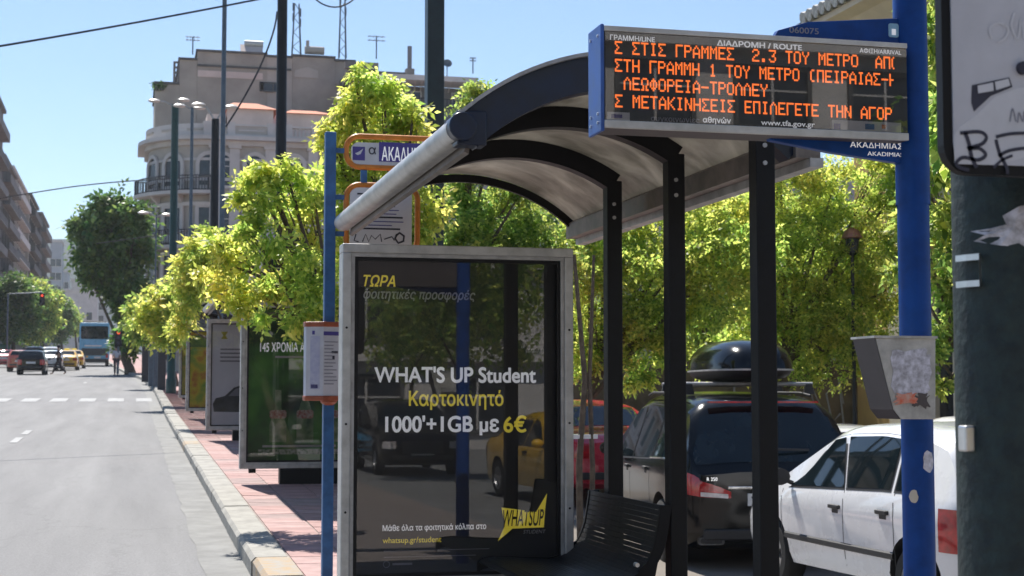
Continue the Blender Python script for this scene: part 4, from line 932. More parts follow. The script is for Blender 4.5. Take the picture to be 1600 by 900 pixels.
Y = 30; E2 = [L(1190, 330, 60, Y), L(1140, 520, 60, Y), L(1260, 500, 70, Y), L(1340, 430, 70, Y), L(1040, 460, 60, Y), L(900, 500, 60, Y), L(950, 560, 50, Y), L(860, 540, 50, Y), L(1080, 560, 44, Y), L(1200, 440, 60, Y), L(1400, 380, 70, Y), L(1390, 520, 60, Y)]
make_tree((11.0, Y, pk(Y)), E2, M['leafg'], 'dark tree filling the shade behind the parked cars', seed=16, dens=700, ll=.13, lw=.07, tr=.16)
# (F) tree on the right, branches dipping beside the blue pole
Y = 7.6; Fl = [L(1470, 60, 34, Y), L(1480, 150, 34, Y), L(1476, 150, 16, Y, -2.2), L(1475, 250, 26, Y), L(1490, 330, 30, Y), L(1480, 0, 40, Y), L(1474, 205, 14, Y, -2.2), L(1550, 100, 90, Y), L(1560, 300, 90, Y), L(1468, 380, 14, Y), L(1600, -40, 140, Y)]
make_tree((5.0, Y, pk(Y)), Fl, M['leafg'], 'tree with hanging leaves dipping beside the blue pole, upper right', seed=17, dens=2600, ll=.07, lw=.035, tr=.1, limbs=False)
Y = 19; Fr = [L(1480, 440, 30, Y), L(1475, 520, 26, Y), L(1465, 560, 16, Y), L(1500, 480, 30, Y), L(1430, 330, 40, Y), L(1470, 600, 12, Y), L(1440, 250, 36, Y), L(1520, 400, 60, Y), L(1420, 420, 34, Y), L(1470, 200, 40, Y), L(1470, 90, 36, Y)]
make_tree((11.6, Y, pk(Y)), Fr, M['leafg'], 'slim green tree in front of the ochre house, right of the blue pole', seed=18, dens=1300, ll=.1, lw=.05, tr=.1)
# pavement trees farther on
Y = 33; G1 = [L(325, 385, 34, Y), L(300, 425, 40, Y), L(345, 430, 40, Y), L(290, 470, 34, Y), L(275, 505, 20, Y), L(370, 400, 30, Y), L(300, 400, 24, Y)]
make_tree((2.7, Y, pav(Y)), G1, M['leafy'], 'yellow tinted small tree above the white and fruit coloured posters', seed=21, dens=900, ll=.12, lw=.06)
Y = 46; G2 = [L(250, 465, 24, Y), L(275, 450, 24, Y), L(230, 490, 22, Y), L(262, 500, 24, Y), L(285, 480, 22, Y), L(245, 525, 18, Y), L(275, 530, 16, Y), L(300, 455, 22, Y)]
make_tree((2.4, Y, pav(Y)), G2, M['leafy'], 'small yellow tree by the green lamp pole, over the farthest posters', seed=22, dens=600, ll=.15, lw=.08)
Y = 66; G3 = [L(215, 480, 18, Y), L(205, 500, 12, Y), L(225, 500, 16, Y), L(228, 470, 14, Y), L(215, 520, 12, Y), L(235, 520, 14, Y)]
make_tree((1.9, Y, pav(Y)), G3, M['leafg'], 'farthest little pavement tree, just right of the big dark tree', seed=23, dens=400, ll=.2, lw=.1)
Y = 95; H_ = [L(165, 345, 40, Y), L(195, 330, 36, Y), L(140, 372, 30, Y), L(205, 385, 36, Y), L(155, 415, 30, Y), L(195, 435, 32, Y), L(208, 490, 26, Y), L(185, 470, 16, Y), L(212, 345, 22, Y), L(125, 350, 16, Y), L(180, 385, 34, Y), L(200, 530, 22, Y), L(215, 440, 22, Y), L(128, 400, 12, Y), L(152, 425, 24, Y), L(178, 455, 20, Y), L(206, 515, 20, Y), L(222, 470, 18, Y), L(175, 325, 22, Y)]
make_tree((atX(203, Y), Y, pav(Y)), H_, M['leafd'], 'big dark green tree between the blue coach and the rounded facade', seed=24, dens=110, ll=.34, lw=.2, tr=.3, clumps=3, fork=.2)
for k, (Y, ls, lab) in enumerate(((150, [(5, 455, 26), (25, 445, 26), (40, 470, 24), (10, 490, 26), (35, 500, 26), (15, 520, 20)], 'dense green street tree at the left edge of the picture'),
        (178, [(55, 450, 24), (70, 470, 24), (50, 485, 24), (62, 505, 24), (75, 500, 18), (48, 520, 16)], 'green street tree behind the orange car, left side of the road'),
        (215, [(85, 465, 16), (95, 485, 18), (82, 495, 18), (98, 505, 16), (88, 520, 14)], 'smaller dark street tree farther along the left side'),
        (260, [(108, 480, 12), (116, 495, 12), (105, 505, 12), (118, 512, 10)], 'farthest green tree on the left, beside the blue coach'))):
    make_tree((atX(ls[0][0] + 15, Y), Y, gz(Y)+.1), [L(a, b_, c, Y) for a, b_, c in ls], M['leafd'] if k % 2 == 0 else M['leafg'], lab, seed=30 + k, dens=90, ll=.4, lw=.24, tr=.25, clumps=3, fork=.2)

# park lantern inside the trees
Y = 24.6; lx = atX(1335, Y); lb = pk(Y)
pl = thing('park_lantern', 'old park lantern with a reddish hood half hidden in the green tree', 'lantern', (lx, Y, lb)); zt_ = atZ(378, Y, 1335) - lb
b = MB(); b.lathe([(.07, 0), (.07, .5), (.035, .6), (.03, zt_), (0, zt_)], 12); b.build('post', M['railm'], pl, smooth=40)
b = MB(); b.lathe([(.05, zt_), (.06, zt_ + .05), (.19, zt_ + .07), (.12, zt_ + .2), (.03, zt_ + .25), (0, zt_ + .26)], 16); b.build('hood', M['copper'], pl, smooth=40)
b = MB(); b.lathe([(.04, zt_ - .25), (.1, zt_ - .2), (.13, zt_ + .05)], 12); b.build('glass', M['winglass'], pl, smooth=40)

# ------------------------------------------------------------------ cars
def wheel_meshes(r, w, spokes=5):
    k = (r, w, spokes)
    if k in wheel_meshes.c: return wheel_meshes.c[k]
    Rm = Matrix.Rotation(rad(90), 4, 'Y')
    b = MB(); b.lathe([(r*.62, -w/2), (r*.9, -w/2), (r*.985, -w*.38), (r, -w*.2), (r, w*.2), (r*.985, w*.38), (r*.9, w/2), (r*.62, w/2)], 32, Rm, closed=True); ty = b.mesh('tyre', M['rubber'], 40)
    b = MB(); b.lathe([(r*.63, -w/2), (r*.63, w*.47), (r*.58, w*.48), (r*.56, w*.30), (r*.5, w*.05), (0, w*.05)], 32, Rm)
    for i in range(spokes):
        a = 2*math.pi*i/spokes; Q = Matrix.Rotation(a, 4, 'X')
        b.box(w*.10, w*.42, -r*.075, r*.075, r*.1, r*.6, Q)
    b.lathe([(0, w*.46), (r*.12, w*.46), (r*.16, w*.38), (r*.16, w*.1)], 16, Rm); ri = b.mesh('rim', M['rim'], 35)
    wheel_meshes.c[k] = (ty, ri); return ty, ri
wheel_meshes.c = {}
def make_car(name, label, cat, loc, rz, P, paint, spokes=5, lod=1, group=None):
    Lc, W, r = P['L'], P['W'], P['wr']; h = Lc/2
    t = thing(name, label, cat, loc, rz, group)
    ys = sorted(set([-h, -h+.015, -h+.04, -h+.08, -h+.13, -h+.2, -h+.28, -h+.36] + list(np.linspace(-h+.45, h-.45, int(34*lod))) + [h-.36, h-.28, h-.2, h-.13, h-.08, h-.04, h-.015, h]))
    def smooth(pts):
        g_ = np.linspace(-h, h, 400); z = np.interp(g_, [p[0] for p in pts], [p[1] for p in pts]); K = P.get('sm', 9); k = np.ones(K)/K
        z = np.convolve(np.pad(z, K//2, mode='edge'), k, 'valid'); z = np.convolve(np.pad(z, K//2, mode='edge'), k, 'valid'); return lambda y: float(np.interp(y, g_, z))
    top, belt, bot = smooth(P['top']), smooth(P['belt']), smooth(P['bot'])
    def hw(y): a = abs(y)/h; return W/2*(1 - .05*a**2 - .07*a**8 - P.get('round', .13)*a**40)
    tum = P.get('tum', .36)
    def section(y):
        w = hw(y); zb, zt = bot(y), top(y); B = min(belt(y), zt - .05); g_ = zt - B; ws = w*.965; wt = ws - tum*g_ ; e = min(1, g_/.25)
        return [(0, zb), (.75*w, zb), (.93*w, zb + .03), (.975*w, zb + .12), (.995*w, zb + (B-zb)*.45), (w, B - (B-zb)*.25), (.99*w, B - .05), (ws, B), (ws - tum*g_*.45, B + g_*.45), (ws - tum*g_*.82, B + g_*.82), (wt - .045*e, zt - .028*e), (wt - .13 - .05*(1-e), zt + .004), (wt*.5, zt + .02), (0, zt + .025)]
    def side_x(y, z):
        s = section(y)[2:11]
        for (x0, z0), (x1, z1) in zip(s, s[1:]):
            if z <= z1: return x0 + (x1-x0)*max(0, (z-z0))/(z1-z0+1e-6)
        return s[-1][0]
    def top_z(y, x):
        s = section(y)[10:]; x = abs(x)
        for (x0, z0), (x1, z1) in zip(s, s[1:]):
            if x >= x1: return z0 + (z1-z0)*(x0-x)/(x0-x1+1e-6) if x <= x0 else z0
        return s[-1][1]
    # body shell
    b = MB(); rings = []
    for y in ys:
        s = section(y); rings.append([(x, y, z) for x, z in s] + [(-x, y, z) for x, z in s[-2:0:-1]])
    n = len(rings[0]); vs = [p for R in rings for p in R]
    fs = [(i*n+k, i*n+(k+1) % n, (i+1)*n+(k+1) % n, (i+1)*n+k) for i in range(len(ys)-1) for k in range(n)]
    fs += [tuple(range(n-1, -1, -1)), tuple((len(ys)-1)*n+k for k in range(n))]
    b.add(vs, fs); me = b.mesh('body', [paint, M['trim']])
    o = obj('body', me, None); cut = []
    R = r + .055
    for wy in P['wheels']:
        for s in (-1, 1):
            c = MB(); c.tube([(s*(W/2-.30), wy, r + .01), (s*(W/2+.3), wy, r + .01)], R, 36); q = c.build('cutter', M['trim']); cut.append(q)
            md = o.modifiers.new('b', 'BOOLEAN'); md.operation = 'DIFFERENCE'; md.object = q; md.solver = 'EXACT'
    dg = bpy.context.evaluated_depsgraph_get(); me2 = bpy.data.meshes.new_from_object(o.evaluated_get(dg)); me2.name = 'body'
    bpy.data.objects.remove(o)
    for q in cut: bpy.data.objects.remove(q)
    me2.materials.clear(); me2.materials.append(paint); me2.materials.append(M['trim'])
    for p in me2.polygons:
        c = p.center; idx = 0
        for wy in P['wheels']:
            dd = math.hypot(c.y - wy, c.z - r - .01)
            if dd < R + .002 and abs(c.x) < W/2 - .005 and (abs(dd - R) < .012 or abs(abs(c.x) - (W/2-.30)) < .004): idx = 1
        p.material_index = idx; p.use_smooth = True
    me2.set_sharp_from_angle(angle=rad(28)); obj('body', me2, t)
    ty, ri = wheel_meshes(r, .2, spokes)
    for wy in P['wheels']:
        for s in (-1, 1):
            wo = obj('wheel', ty, t, (s*(W/2-.125), wy, r), (0, 0, 0 if s > 0 else math.pi)); obj('rim', ri, wo)
    # side windows
    for wi in P['wins']:
        (a0, a1, c0, c1) = wi[:4]; lo = wi[4] if len(wi) > 4 else .025
        for s in (-1, 1):
            for nm, grow, off, m_ in (('window_seal', .022, .003, M['trim']), ('window', 0, .007, M['carglass'])):
                b = MB(); nu, nv = 10, 5; vs = []
                for i in range(nu+1):
                    for j in range(nv+1):
                        u, v = i/nu, j/nv; ylo = a0 + (a1-a0)*u; yhi = c0 + (c1-c0)*u; y = ylo + (yhi-ylo)*v
                        y += (grow if u > .5 else -grow) * abs(2*u-1)
                        zl = belt(y) + lo - grow; zh = max(zl + .01, top(y) - P.get('rail', .085) + grow); z = zl + (zh - zl)*v
                        vs.append((s*(side_x(y, z) + off), y, z))
                b.add(vs, [(i*(nv+1)+j, (i+1)*(nv+1)+j, (i+1)*(nv+1)+j+1, i*(nv+1)+j+1) for i in range(nu) for j in range(nv)]); b.build(nm, m_, t, smooth=60)
    # windscreen and rear window on the top surface
    for nm, y0, y1, mg in (('windscreen', *P['ws'], .06), ('rear_window', *P['rw'], P.get('rwm', .08))):
        b = MB(); nu, nv = 12, 12; vs = []
        for i in range(nu+1):
            y = y0 + (y1-y0)*i/nu; dz = (top(y+.01) - top(y-.01))/.02; l = math.hypot(1, dz); ny, nz = -dz/l, 1/l
            s = section(y); wm = s[10][0] - mg
            for j in range(nv+1):
                x = wm*(2*j/nv-1); vs.append((x, y + ny*.007, top_z(y, x) + nz*.007))
        b.add(vs, [(i*(nv+1)+j, (i+1)*(nv+1)+j, (i+1)*(nv+1)+j+1, i*(nv+1)+j+1) for i in range(nu) for j in range(nv)]); b.build(nm, M['carglass'], t, smooth=60)
    # shut lines, moulding, sill
    for y in P.get('doors', []):
        for s in (-1, 1):
            b = MB(); vs = []
            for k in range(9):
                z = bot(y) + .1 + (belt(y) - bot(y) - .1)*k/8; yy = y + P.get('dcurve', 0)*(k/8)
                vs += [(s*(side_x(yy, z) + .002), yy - .004, z), (s*(side_x(yy, z) + .002), yy + .004, z)]
            b.add(vs, [(2*k, 2*k+1, 2*k+3, 2*k+2) for k in range(8)]); b.build('shut_line', M['trim'], t)
    def band(y0, y1, z, hh, off, m_, nm, n=14):
        for s in (-1, 1):
            b = MB(); vs = []
            for k in range(n+1):
                y = y0 + (y1-y0)*k/n; vs += [(s*(side_x(y, z-hh)+.001), y, z-hh), (s*(side_x(y, z)+off), y, z-hh*.6), (s*(side_x(y, z)+off), y, z+hh*.6), (s*(side_x(y, z+hh)+.001), y, z+hh)]
            b.add(vs, [(4*k+j, 4*k+j+1, 4*k+5+j, 4*k+4+j) for k in range(n) for j in range(3)]); b.build(nm, m_, t)
    if 'mould' in P: 
        for (y0, y1, z) in P['mould']: band(y0, y1, z, .028, .016, M['trim'], 'side_moulding')
    for y, z in P.get('handles', []):
        for s in (-1, 1):
            x = side_x(y, z); b = MB(); b.box(*sorted((s*(x - .01), s*(x + .028))), y - .085, y + .085, z - .016, z + .016); b.build('door_handle', M['trim'], t, bevel=.008)
            b = MB(); b.box(*sorted((s*(x), s*(x + .005))), y - .05, y + .05, z - .05, z - .018); b.build('handle_recess', M['trim'], t)
    for s in (-1, 1):
        y = P['mirror'][0]; z = P['mirror'][1]; x = side_x(y, z)
        b = MB(); b.lathe([(0, -.06), (.055, -.05), (.085, -.01), (.085, .03), (.0, .035)], 14, Matrix.Translation((s*(x + .13), y, z + .06)) @ Matrix.Rotation(rad(90), 4, 'X') @ Matrix.Diagonal((1.15, .85, 1, 1))); b.build('mirror', M['trim'] if P.get('blackmirror') else paint, t, smooth=60)
        b = MB(); b.tube([(s*(x - .01), y, z), (s*(x + .09), y, z + .04)], .02, 6); b.build('mirror_stalk', M['trim'], t)
    # lamps wrapping the corners
    def corner(end, x_in, y_in, zl, zh, m_, nm, off=.008):
        for s in (-1, 1):
            path = [(x_in, h + off)]; we = hw(h); 
            for k in range(1, 4): path.append((x_in + (we - .0 - x_in)*k/3, h + off))
            for yy in (h-.015, h-.04, h-.08, h-.13, h-.2, h-.28, h-.36, h-.45):
                if yy >= h - y_in: path.append((hw(yy) + off, yy))
            n_ = len(path); vs = []
            for i, (x, y) in enumerate(path):
                u = i/(n_-1); a, c = (f(u) if callable(f) else f for f in (zl, zh))
                for j in range(4):
                    z = a + (c-a)*j/3; xx = x
                    if i > 3: xx = side_x(y*end, z) + off
                    vs.append((s*xx, end*y, z))
            b = MB(); b.add(vs, [(4*i+j, 4*i+4+j, 4*i+5+j, 4*i+1+j) for i in range(n_-1) for j in range(3)]); b.build(nm, m_, t, smooth=50)
    for c in P['lamps']: corner(*c[:5], M[c[5]], *c[6:])
    # bumper strips, plates, grille
    for end in (-1, 1):
        zc = P['plate'][0 if end < 0 else 1]
        b = MB(); b.box(-.26, .26, *sorted((end*(h+.006), end*(h+.02))), zc - .055, zc + .055); b.build('number_plate', M['plate'], t)
        b = MB(); b.box(-W*.36, W*.36, *sorted((end*(h-.02), end*(h+.035))), P['bump'] - .05, P['bump'] + .05); b.build('bumper_strip', M['trim'], t, bevel=.015)
    b = MB(); b.box(-W*.24, W*.24, h-.01, h+.012, P['grille'][0], P['grille'][1]); b.build('grille', M['trim'], t, bevel=.01)
    t['_'] = 0; del t['_']
    return t, dict(hw=hw, top=top, side_x=side_x, top_z=top_z, h=h, belt=belt, section=section)

HATCH = dict(L=3.75, W=1.64, wr=.29, wheels=(-1.26, 1.15), sm=9, tum=.36,
    top=[(-1.875, .82), (-1.85, .92), (-1.78, 1.0), (-1.52, 1.33), (-1.3, 1.385), (-.6, 1.42), (.0, 1.40), (.25, 1.36), (1.0, .97), (1.15, .93), (1.6, .84), (1.8, .72), (1.875, .58)],
    belt=[(-1.875, .93), (-.8, .925), (.9, .86), (1.875, .62)], bot=[(-1.875, .32), (-1.7, .24), (1.6, .2), (1.875, .26)],
    wins=[(-.20, .82, .03, .20), (-.92, -.26, -.88, -.04), (-1.36, -1.0, -1.22, -.96)], ws=(.32, .98), rw=(-1.74, -1.50), doors=[-.24, -1.02, .92], dcurve=.02,
    mould=[(.86, -1.0, .47)], handles=[(-.10, .77), (-.86, .78)], mirror=(.78, .90), blackmirror=True,
    lamps=[(-1, .50, .29, .56, .86, 'tail', 'tail_light'), (1, .5, .14, .56, .70, 'tailc', 'headlight')], plate=(.68, .42), bump=.44, grille=(.58, .68))
SUV = dict(L=4.9, W=1.92, wr=.345, wheels=(-1.52, 1.55), sm=9, tum=.38,
    top=[(-2.45, .90), (-2.43, .97), (-2.39, 1.03), (-2.12, 1.48), (-2.0, 1.60), (-1.5, 1.65), (0, 1.68), (.5, 1.64), (.75, 1.55), (1.45, 1.12), (1.7, 1.04), (2.2, .92), (2.4, .8), (2.45, .66)],
    belt=[(-2.45, 1.06), (-1.5, 1.05), (1.3, .97), (2.45, .72)], bot=[(-2.45, .36), (-2.25, .27), (2.1, .24), (2.45, .3)],
    wins=[(.05, 1.18, .12, .66), (-1.02, -.02, -1.0, .05), (-1.9, -1.1, -1.72, -1.08)], ws=(.78, 1.42), rw=(-2.385, -2.11), rwm=.02, doors=[.02, -1.06, 1.2], dcurve=.02, rail=.12,
    handles=[(.2, .93), (-.85, .95)], mirror=(1.1, 1.02),
    lamps=[(-1, .42, .36, lambda u: .745 + .07*u**1.5, lambda u: .80 + .17*min(1, u*1.7)**.8, 'tail', 'tail_light'), (-1, .45, .0, lambda u: .742 + .02*u, lambda u: .78 + .02*u, 'tailc', 'reversing_light', .013), (1, .6, .2, .62, .78, 'tailc', 'headlight')], plate=(.73, .45), bump=.42, grille=(.5, .78))
SEDAN = dict(L=4.4, W=1.72, wr=.31, wheels=(-1.3, 1.35), sm=11, tum=.4,
    top=[(-2.2, .8), (-2.17, .92), (-2.0, .99), (-1.5, 1.02), (-.95, 1.36), (-.3, 1.44), (.2, 1.42), (.5, 1.32), (1.1, .98), (1.9, .86), (2.15, .74), (2.2, .6)],
    belt=[(-2.2, .9), (1.1, .88), (2.2, .65)], bot=[(-2.2, .32), (-2.0, .22), (1.9, .2), (2.2, .26)],
    wins=[(.0, .95, .1, .38), (-.95, -.07, -.62, .02)], ws=(.5, 1.08), rw=(-1.42, -.98), doors=[-.03, -.95, 1.05],
    handles=[(.1, .80), (-.8, .82)], mirror=(.92, .9),
    lamps=[(-1, .5, .2, .66, .84, 'tail', 'tail_light'), (1, .5, .2, .58, .72, 'tailc', 'headlight')], plate=(.72, .42), bump=.42, grille=(.52, .66))

make_car('hatchback_car', 'white five door hatchback parked nearest, partly behind the blue pole', 'car', (6.22, 11.33, pk(11.3)), rad(.6), HATCH, M['carwhite'], spokes=6)
suv, f = make_car('estate_car', 'glossy black estate car with a roof box parked behind the shelter posts', 'car', (6.55, 16.72, pk(16.5)), rad(-8), SUV, M['carblack'])
# emblem, badge, plate letters, exhaust, window trim on the black car
h = f['h']; suv.scale = (1.03, 1.02, 1.10)
b = MB(); Rx = Matrix.Translation((0, -h - .003, .905)) @ Matrix.Rotation(rad(90), 4, 'X'); b.lathe([(.042, 0), (.05, 0), (.05, .012), (.042, .012)], 24, Rx, closed=True)
for k in range(3):
    a = rad(90 + 120*k); b.box(-.004, .004, 0, .044, .002, .010, Rx @ Matrix.Rotation(a - rad(90), 4, 'Z'))
b.build('star_emblem', M['chrome'], suv)
o = text('R 350', -.66, -h - .012, .90, .045, M['chrome'], suv, offset=0)
text('ΥΖΗ 4718', -.23, -h - .022, .685, .10, M['ink'], suv, width=.46, offset=.001)
b = MB(); b.box(-.45, .45, -h - .012, -h + .01, .825, .85); b.build('chrome_strip', M['chrome'], suv, bevel=.004)
for s in (-1, 1):
    b = MB(); b.prism(rrect(s*.62 - .13, s*.62 + .13, .33, .40, .03), .02, Matrix(((1, 0, 0, 0), (0, 0, 1, -h - .02), (0, 1, 0, 0), (0, 0, 0, 1)))); b.build('exhaust_trim', M['chrome'], suv)
    b = MB(); b.prism(rrect(s*.62 - .105, s*.62 + .105, .342, .388, .02), .004, Matrix(((1, 0, 0, 0), (0, 0, 1, -h - .025), (0, 1, 0, 0), (0, 0, 0, 1)))); b.build('exhaust_mouth', M['trim'], suv)
    P = [(-1.0, 0), (-1.1, 0), (-1.5, 0), (-1.86, 0), (-1.82, .35), (-1.74, .85), (-1.66, 1), (-1.4, 1), (-1.08, 1)]; pts = []
    for y, v in P:
        zl = f['belt'](y) + .02; zh = f['top'](y) - .115; z = zl + (zh-zl)*v; pts.append((s*(f['side_x'](y, z) + .009), y, z))
    b = MB(); b.tube(pts, .011, 6); b.build('window_trim', M['chrome'], suv, smooth=60)
    b = MB(); b.tube([(s*.66, -1.5, 1.66), (s*.67, -1.1, 1.685), (s*.67, .1, 1.69), (s*.66, .4, 1.66)], .014, 8); b.build('roof_rail', M['trim'], suv, smooth=60)
b = MB(); b.box(-.55, .55, -2.13, -2.04, 1.595, 1.61); b.build('brake_light', M['tail'], suv)
b = MB(); b.tube([(.0, -2.46, 1.13), (.02, -2.40, 1.18), (.38, -2.36, 1.17)], .012, 6); b.build('wiper', M['trim'], suv)
rb = thing('roof_box', 'glossy black roof box on the rails of the black estate car', 'roof box', (6.60, 16.1, pk(16.5) + 1.84), rad(-8)); rb.scale = (1.12, 1.05, 1.12)
for y in (-.55, .6):
    b = MB(); b.tube([(-.66, y, .10), (.60, y, .10)], .02, 8); b.build('crossbar', M['silverd'], rb, smooth=60)
    for s in (-.62, .56):
        b = MB(); b.prism([(-.05, 0), (.05, 0), (.03, .1), (-.03, .1)], .06, Matrix.Translation((s, y + .03, 0)) @ Matrix.Rotation(rad(90), 4, 'X')); b.build('bar_foot', M['trim'], rb)
def shell(z0, hh, sx_, sy, n=28, m=8, e=.62, tail=.0):
    b = MB(); vs = []
    for j in range(m+1):
        u = j/m*math.pi/2; rr = math.cos(u)**e; z = z0 + hh*math.sin(u)**.9
        for i in range(n):
            a = 2*math.pi*i/n; cx = math.copysign(abs(math.cos(a))**.55, math.cos(a)); sy_ = math.copysign(abs(math.sin(a))**.75, math.sin(a))
            vs.append((sx_*cx*rr, sy*sy_*rr*(1 - (.0)), z))
    b.add(vs, [(j*n+i, j*n+(i+1) % n, (j+1)*n+(i+1) % n, (j+1)*n+i) for j in range(m) for i in range(n)] + [tuple(range(n-1, -1, -1))]); return b
shell(.24, .30, .42, 1.0).build('lid', M['carblack'], rb, smooth=60)
shell(.23, -.11, .41, .98, m=5).build('tray', M['trim'], rb, smooth=60)
b = MB(); b.prism([(.425*math.copysign(abs(math.cos(2*math.pi*i/28))**.55, math.cos(2*math.pi*i/28)), 1.01*math.copysign(abs(math.sin(2*math.pi*i/28))**.75, math.sin(2*math.pi*i/28))) for i in range(28)], .016, Matrix.Translation((0, 0, .226))); b.build('seam', M['silverd'], rb)

make_car('red_car', 'bright red car beyond the black estate car, left of the first shelter post', 'car', (6.62, 22.5, pk(22)), rad(0), SEDAN, M['carred'])
make_car('parked_car', 'white car whose roof shows between black estate car and blue pole', 'car', (9.2, 18.7, pk(18.5)), rad(180), HATCH, M['carwhite'])
make_car('parked_car', 'white car half hidden in front of the ochre house, far right', 'car', (12.3, 20.5, pk(20)), rad(180), SEDAN, M['carwhite'])
# moving and waiting traffic far down the street
def far(px, Y, P, paint, label, rz=0, name='car', cat='car'):
    X = atX(px, Y); return make_car(name, label, cat, (X, Y + P['L']/2, gz(Y + 1)), rz, P, M[paint], lod=.6)
far(47, 93, HATCH, 'carblack', 'small black hatchback driving away with red tail lights, nearest on the road')
far(29, 104, HATCH, 'carorange', 'orange and dark red hatchback just ahead of the black hatchback')
far(49, 116, SUV, 'carblack', 'dark tall car with a pale roof, ahead of the black hatchback')
far(77, 108, SEDAN, 'carsilver', 'silver saloon with a broad rear window behind the walking person')
far(77, 132, SUV, 'carwhite', 'white van like car ahead of the silver saloon')
far(4, 125, SEDAN, 'carred', 'dark red car at the very left edge of the road')
for px, Y, lab, rz in ((101, 112, 'yellow taxi nearest the walking person', 0), (113, 122, 'yellow taxi just left of the blue coach', 0), (104, 138, 'yellow taxi farthest up the street', 0)):
    tx, ff = far(px, Y, SEDAN, 'caryellow', lab, name='taxi', cat='taxi'); tx['group'] = 'yellow taxis up the street'
    b = MB(); b.box(-.18, .18, -.1, .1, 1.46, 1.58); b.build('roof_sign', M['adyellow_glow'], tx, bevel=.02)

# parked cars and facade behind the camera, mirrored by the poster glass
tx, ff = make_car('taxi', 'yellow taxi parked behind the camera, mirrored in the phone poster glass', 'taxi', (7.1, -7.0, pk(-5)), rad(-6), SEDAN, M['caryellow'])
b = MB(); b.box(-.18, .18, -.1, .1, 1.46, 1.58); b.build('roof_sign', M['adyellow_glow'], tx, bevel=.02)
make_car('parked_car', 'dark car parked behind the camera, front mirrored in the phone poster', 'car', (6.3, -18.5, pk(-17)), 0, SUV, M['carblack'])
make_car('parked_car', 'blue car parked behind the dark one, mirrored in the phone poster', 'car', (5.0, -24.5, pk(-24)), 0, SEDAN, M['carblue'])

# coach
Yc = 136; cxx = atX(146, Yc)
co = thing('coach', 'tall blue coach driving away in the right lane beside the big tree', 'bus', (cxx, Yc, gz(Yc)), rad(1))
b = MB(); b.prism(rrect(-1.25, 1.25, .45, 3.75, .22), 12, Matrix(((1, 0, 0, 0), (0, 0, 1, 0), (0, 1, 0, 0), (0, 0, 0, 1)))); b.build('body', M['carblue'], co, bevel=.08)
b = MB(); b.prism(rrect(-1.12, 1.12, 2.35, 3.45, .12), .03, Matrix(((1, 0, 0, 0), (0, 0, 1, -.025), (0, 1, 0, 0), (0, 0, 0, 1)))); b.build('rear_window', M['carglass'], co)
b = MB(); b.box(-1.05, 1.05, -.04, -.01, .95, 1.55); b.build('engine_grille', M['trim'], co)
for k in range(5): b = MB(); b.box(-1.0, 1.0, -.055, -.04, 1.0 + .11*k, 1.03 + .11*k); b.build('grille_slat', M['greypole'], co)
b = MB(); b.box(-.8, .6, -.045, -.01, 1.72, 1.82); b.build('lettering_band', M['plate'], co)
b = MB(); b.box(-.0, .55, -.06, -.02, .7, .86); b.build('number_plate', M['plate'], co)
b = MB(); b.box(-1.2, 1.2, -.12, .02, .38, .66); b.build('bumper', M['trim'], co, bevel=.05)
for s in (-1, 1):
    b = MB(); b.box(s*1.05 - .1, s*1.05 + .1, -.035, 0, .75, 1.1); b.build('tail_light', M['tail'], co)
    for yw in (3.2, 9.6):
        w_o = obj('wheel', wheel_meshes(.5, .3)[0], co, (s*1.08, yw, .5), (0, 0, 0 if s > 0 else math.pi)); obj('rim', wheel_meshes(.5, .3)[1], w_o)
    b = MB(); b.box(*sorted((s*1.245, s*1.27)), .8, 11.2, 2.2, 3.35); b.build('side_windows', M['carglass'], co)
    b = MB(); b.box(*sorted((s*1.28, s*1.5)), 11.6, 11.75, 2.4, 2.9); b.build('mirror', M['trim'], co)
b = MB(); b.box(-1.0, 1.0, 1, 10, 3.75, 3.92); b.build('roof_unit', M['trim'], co, bevel=.05)

# traffic signals
for px, py, Y, lab, arm in ((66, 462, 128, 'red traffic signal on an arm over the left lanes', -2.6), (185, 520, 92, 'red traffic signal beside the coach, under the big tree', 0)):
    p = at(px, py, Y); base = gz(Y) + .12; xp = p.x + arm; t = thing('traffic_signal', lab, 'traffic light', (xp, Y, base)); H = p.z - base
    b = MB(); b.tube([(0, 0, 0), (0, 0, H + .1)] + ([(-arm, 0, H + .25)] if arm else []), .07, 8); b.build('pole', M['greypole'], t)
    b = MB(); b.box(-arm - .2, -arm + .2, -.12, .12, H - .8, H + .2); b.build('housing', M['blackm'], t, bevel=.03)
    for k, m_ in enumerate(('redlamp', 'ink', 'ink')):
        b = MB(); b.lathe([(.09, 0), (.07, .03), (0, .04)], 12, Matrix.Translation((-arm, -.12, H - .3*k)) @ Matrix.Rotation(rad(90), 4, 'X')); b.build('lens', M[m_], t)

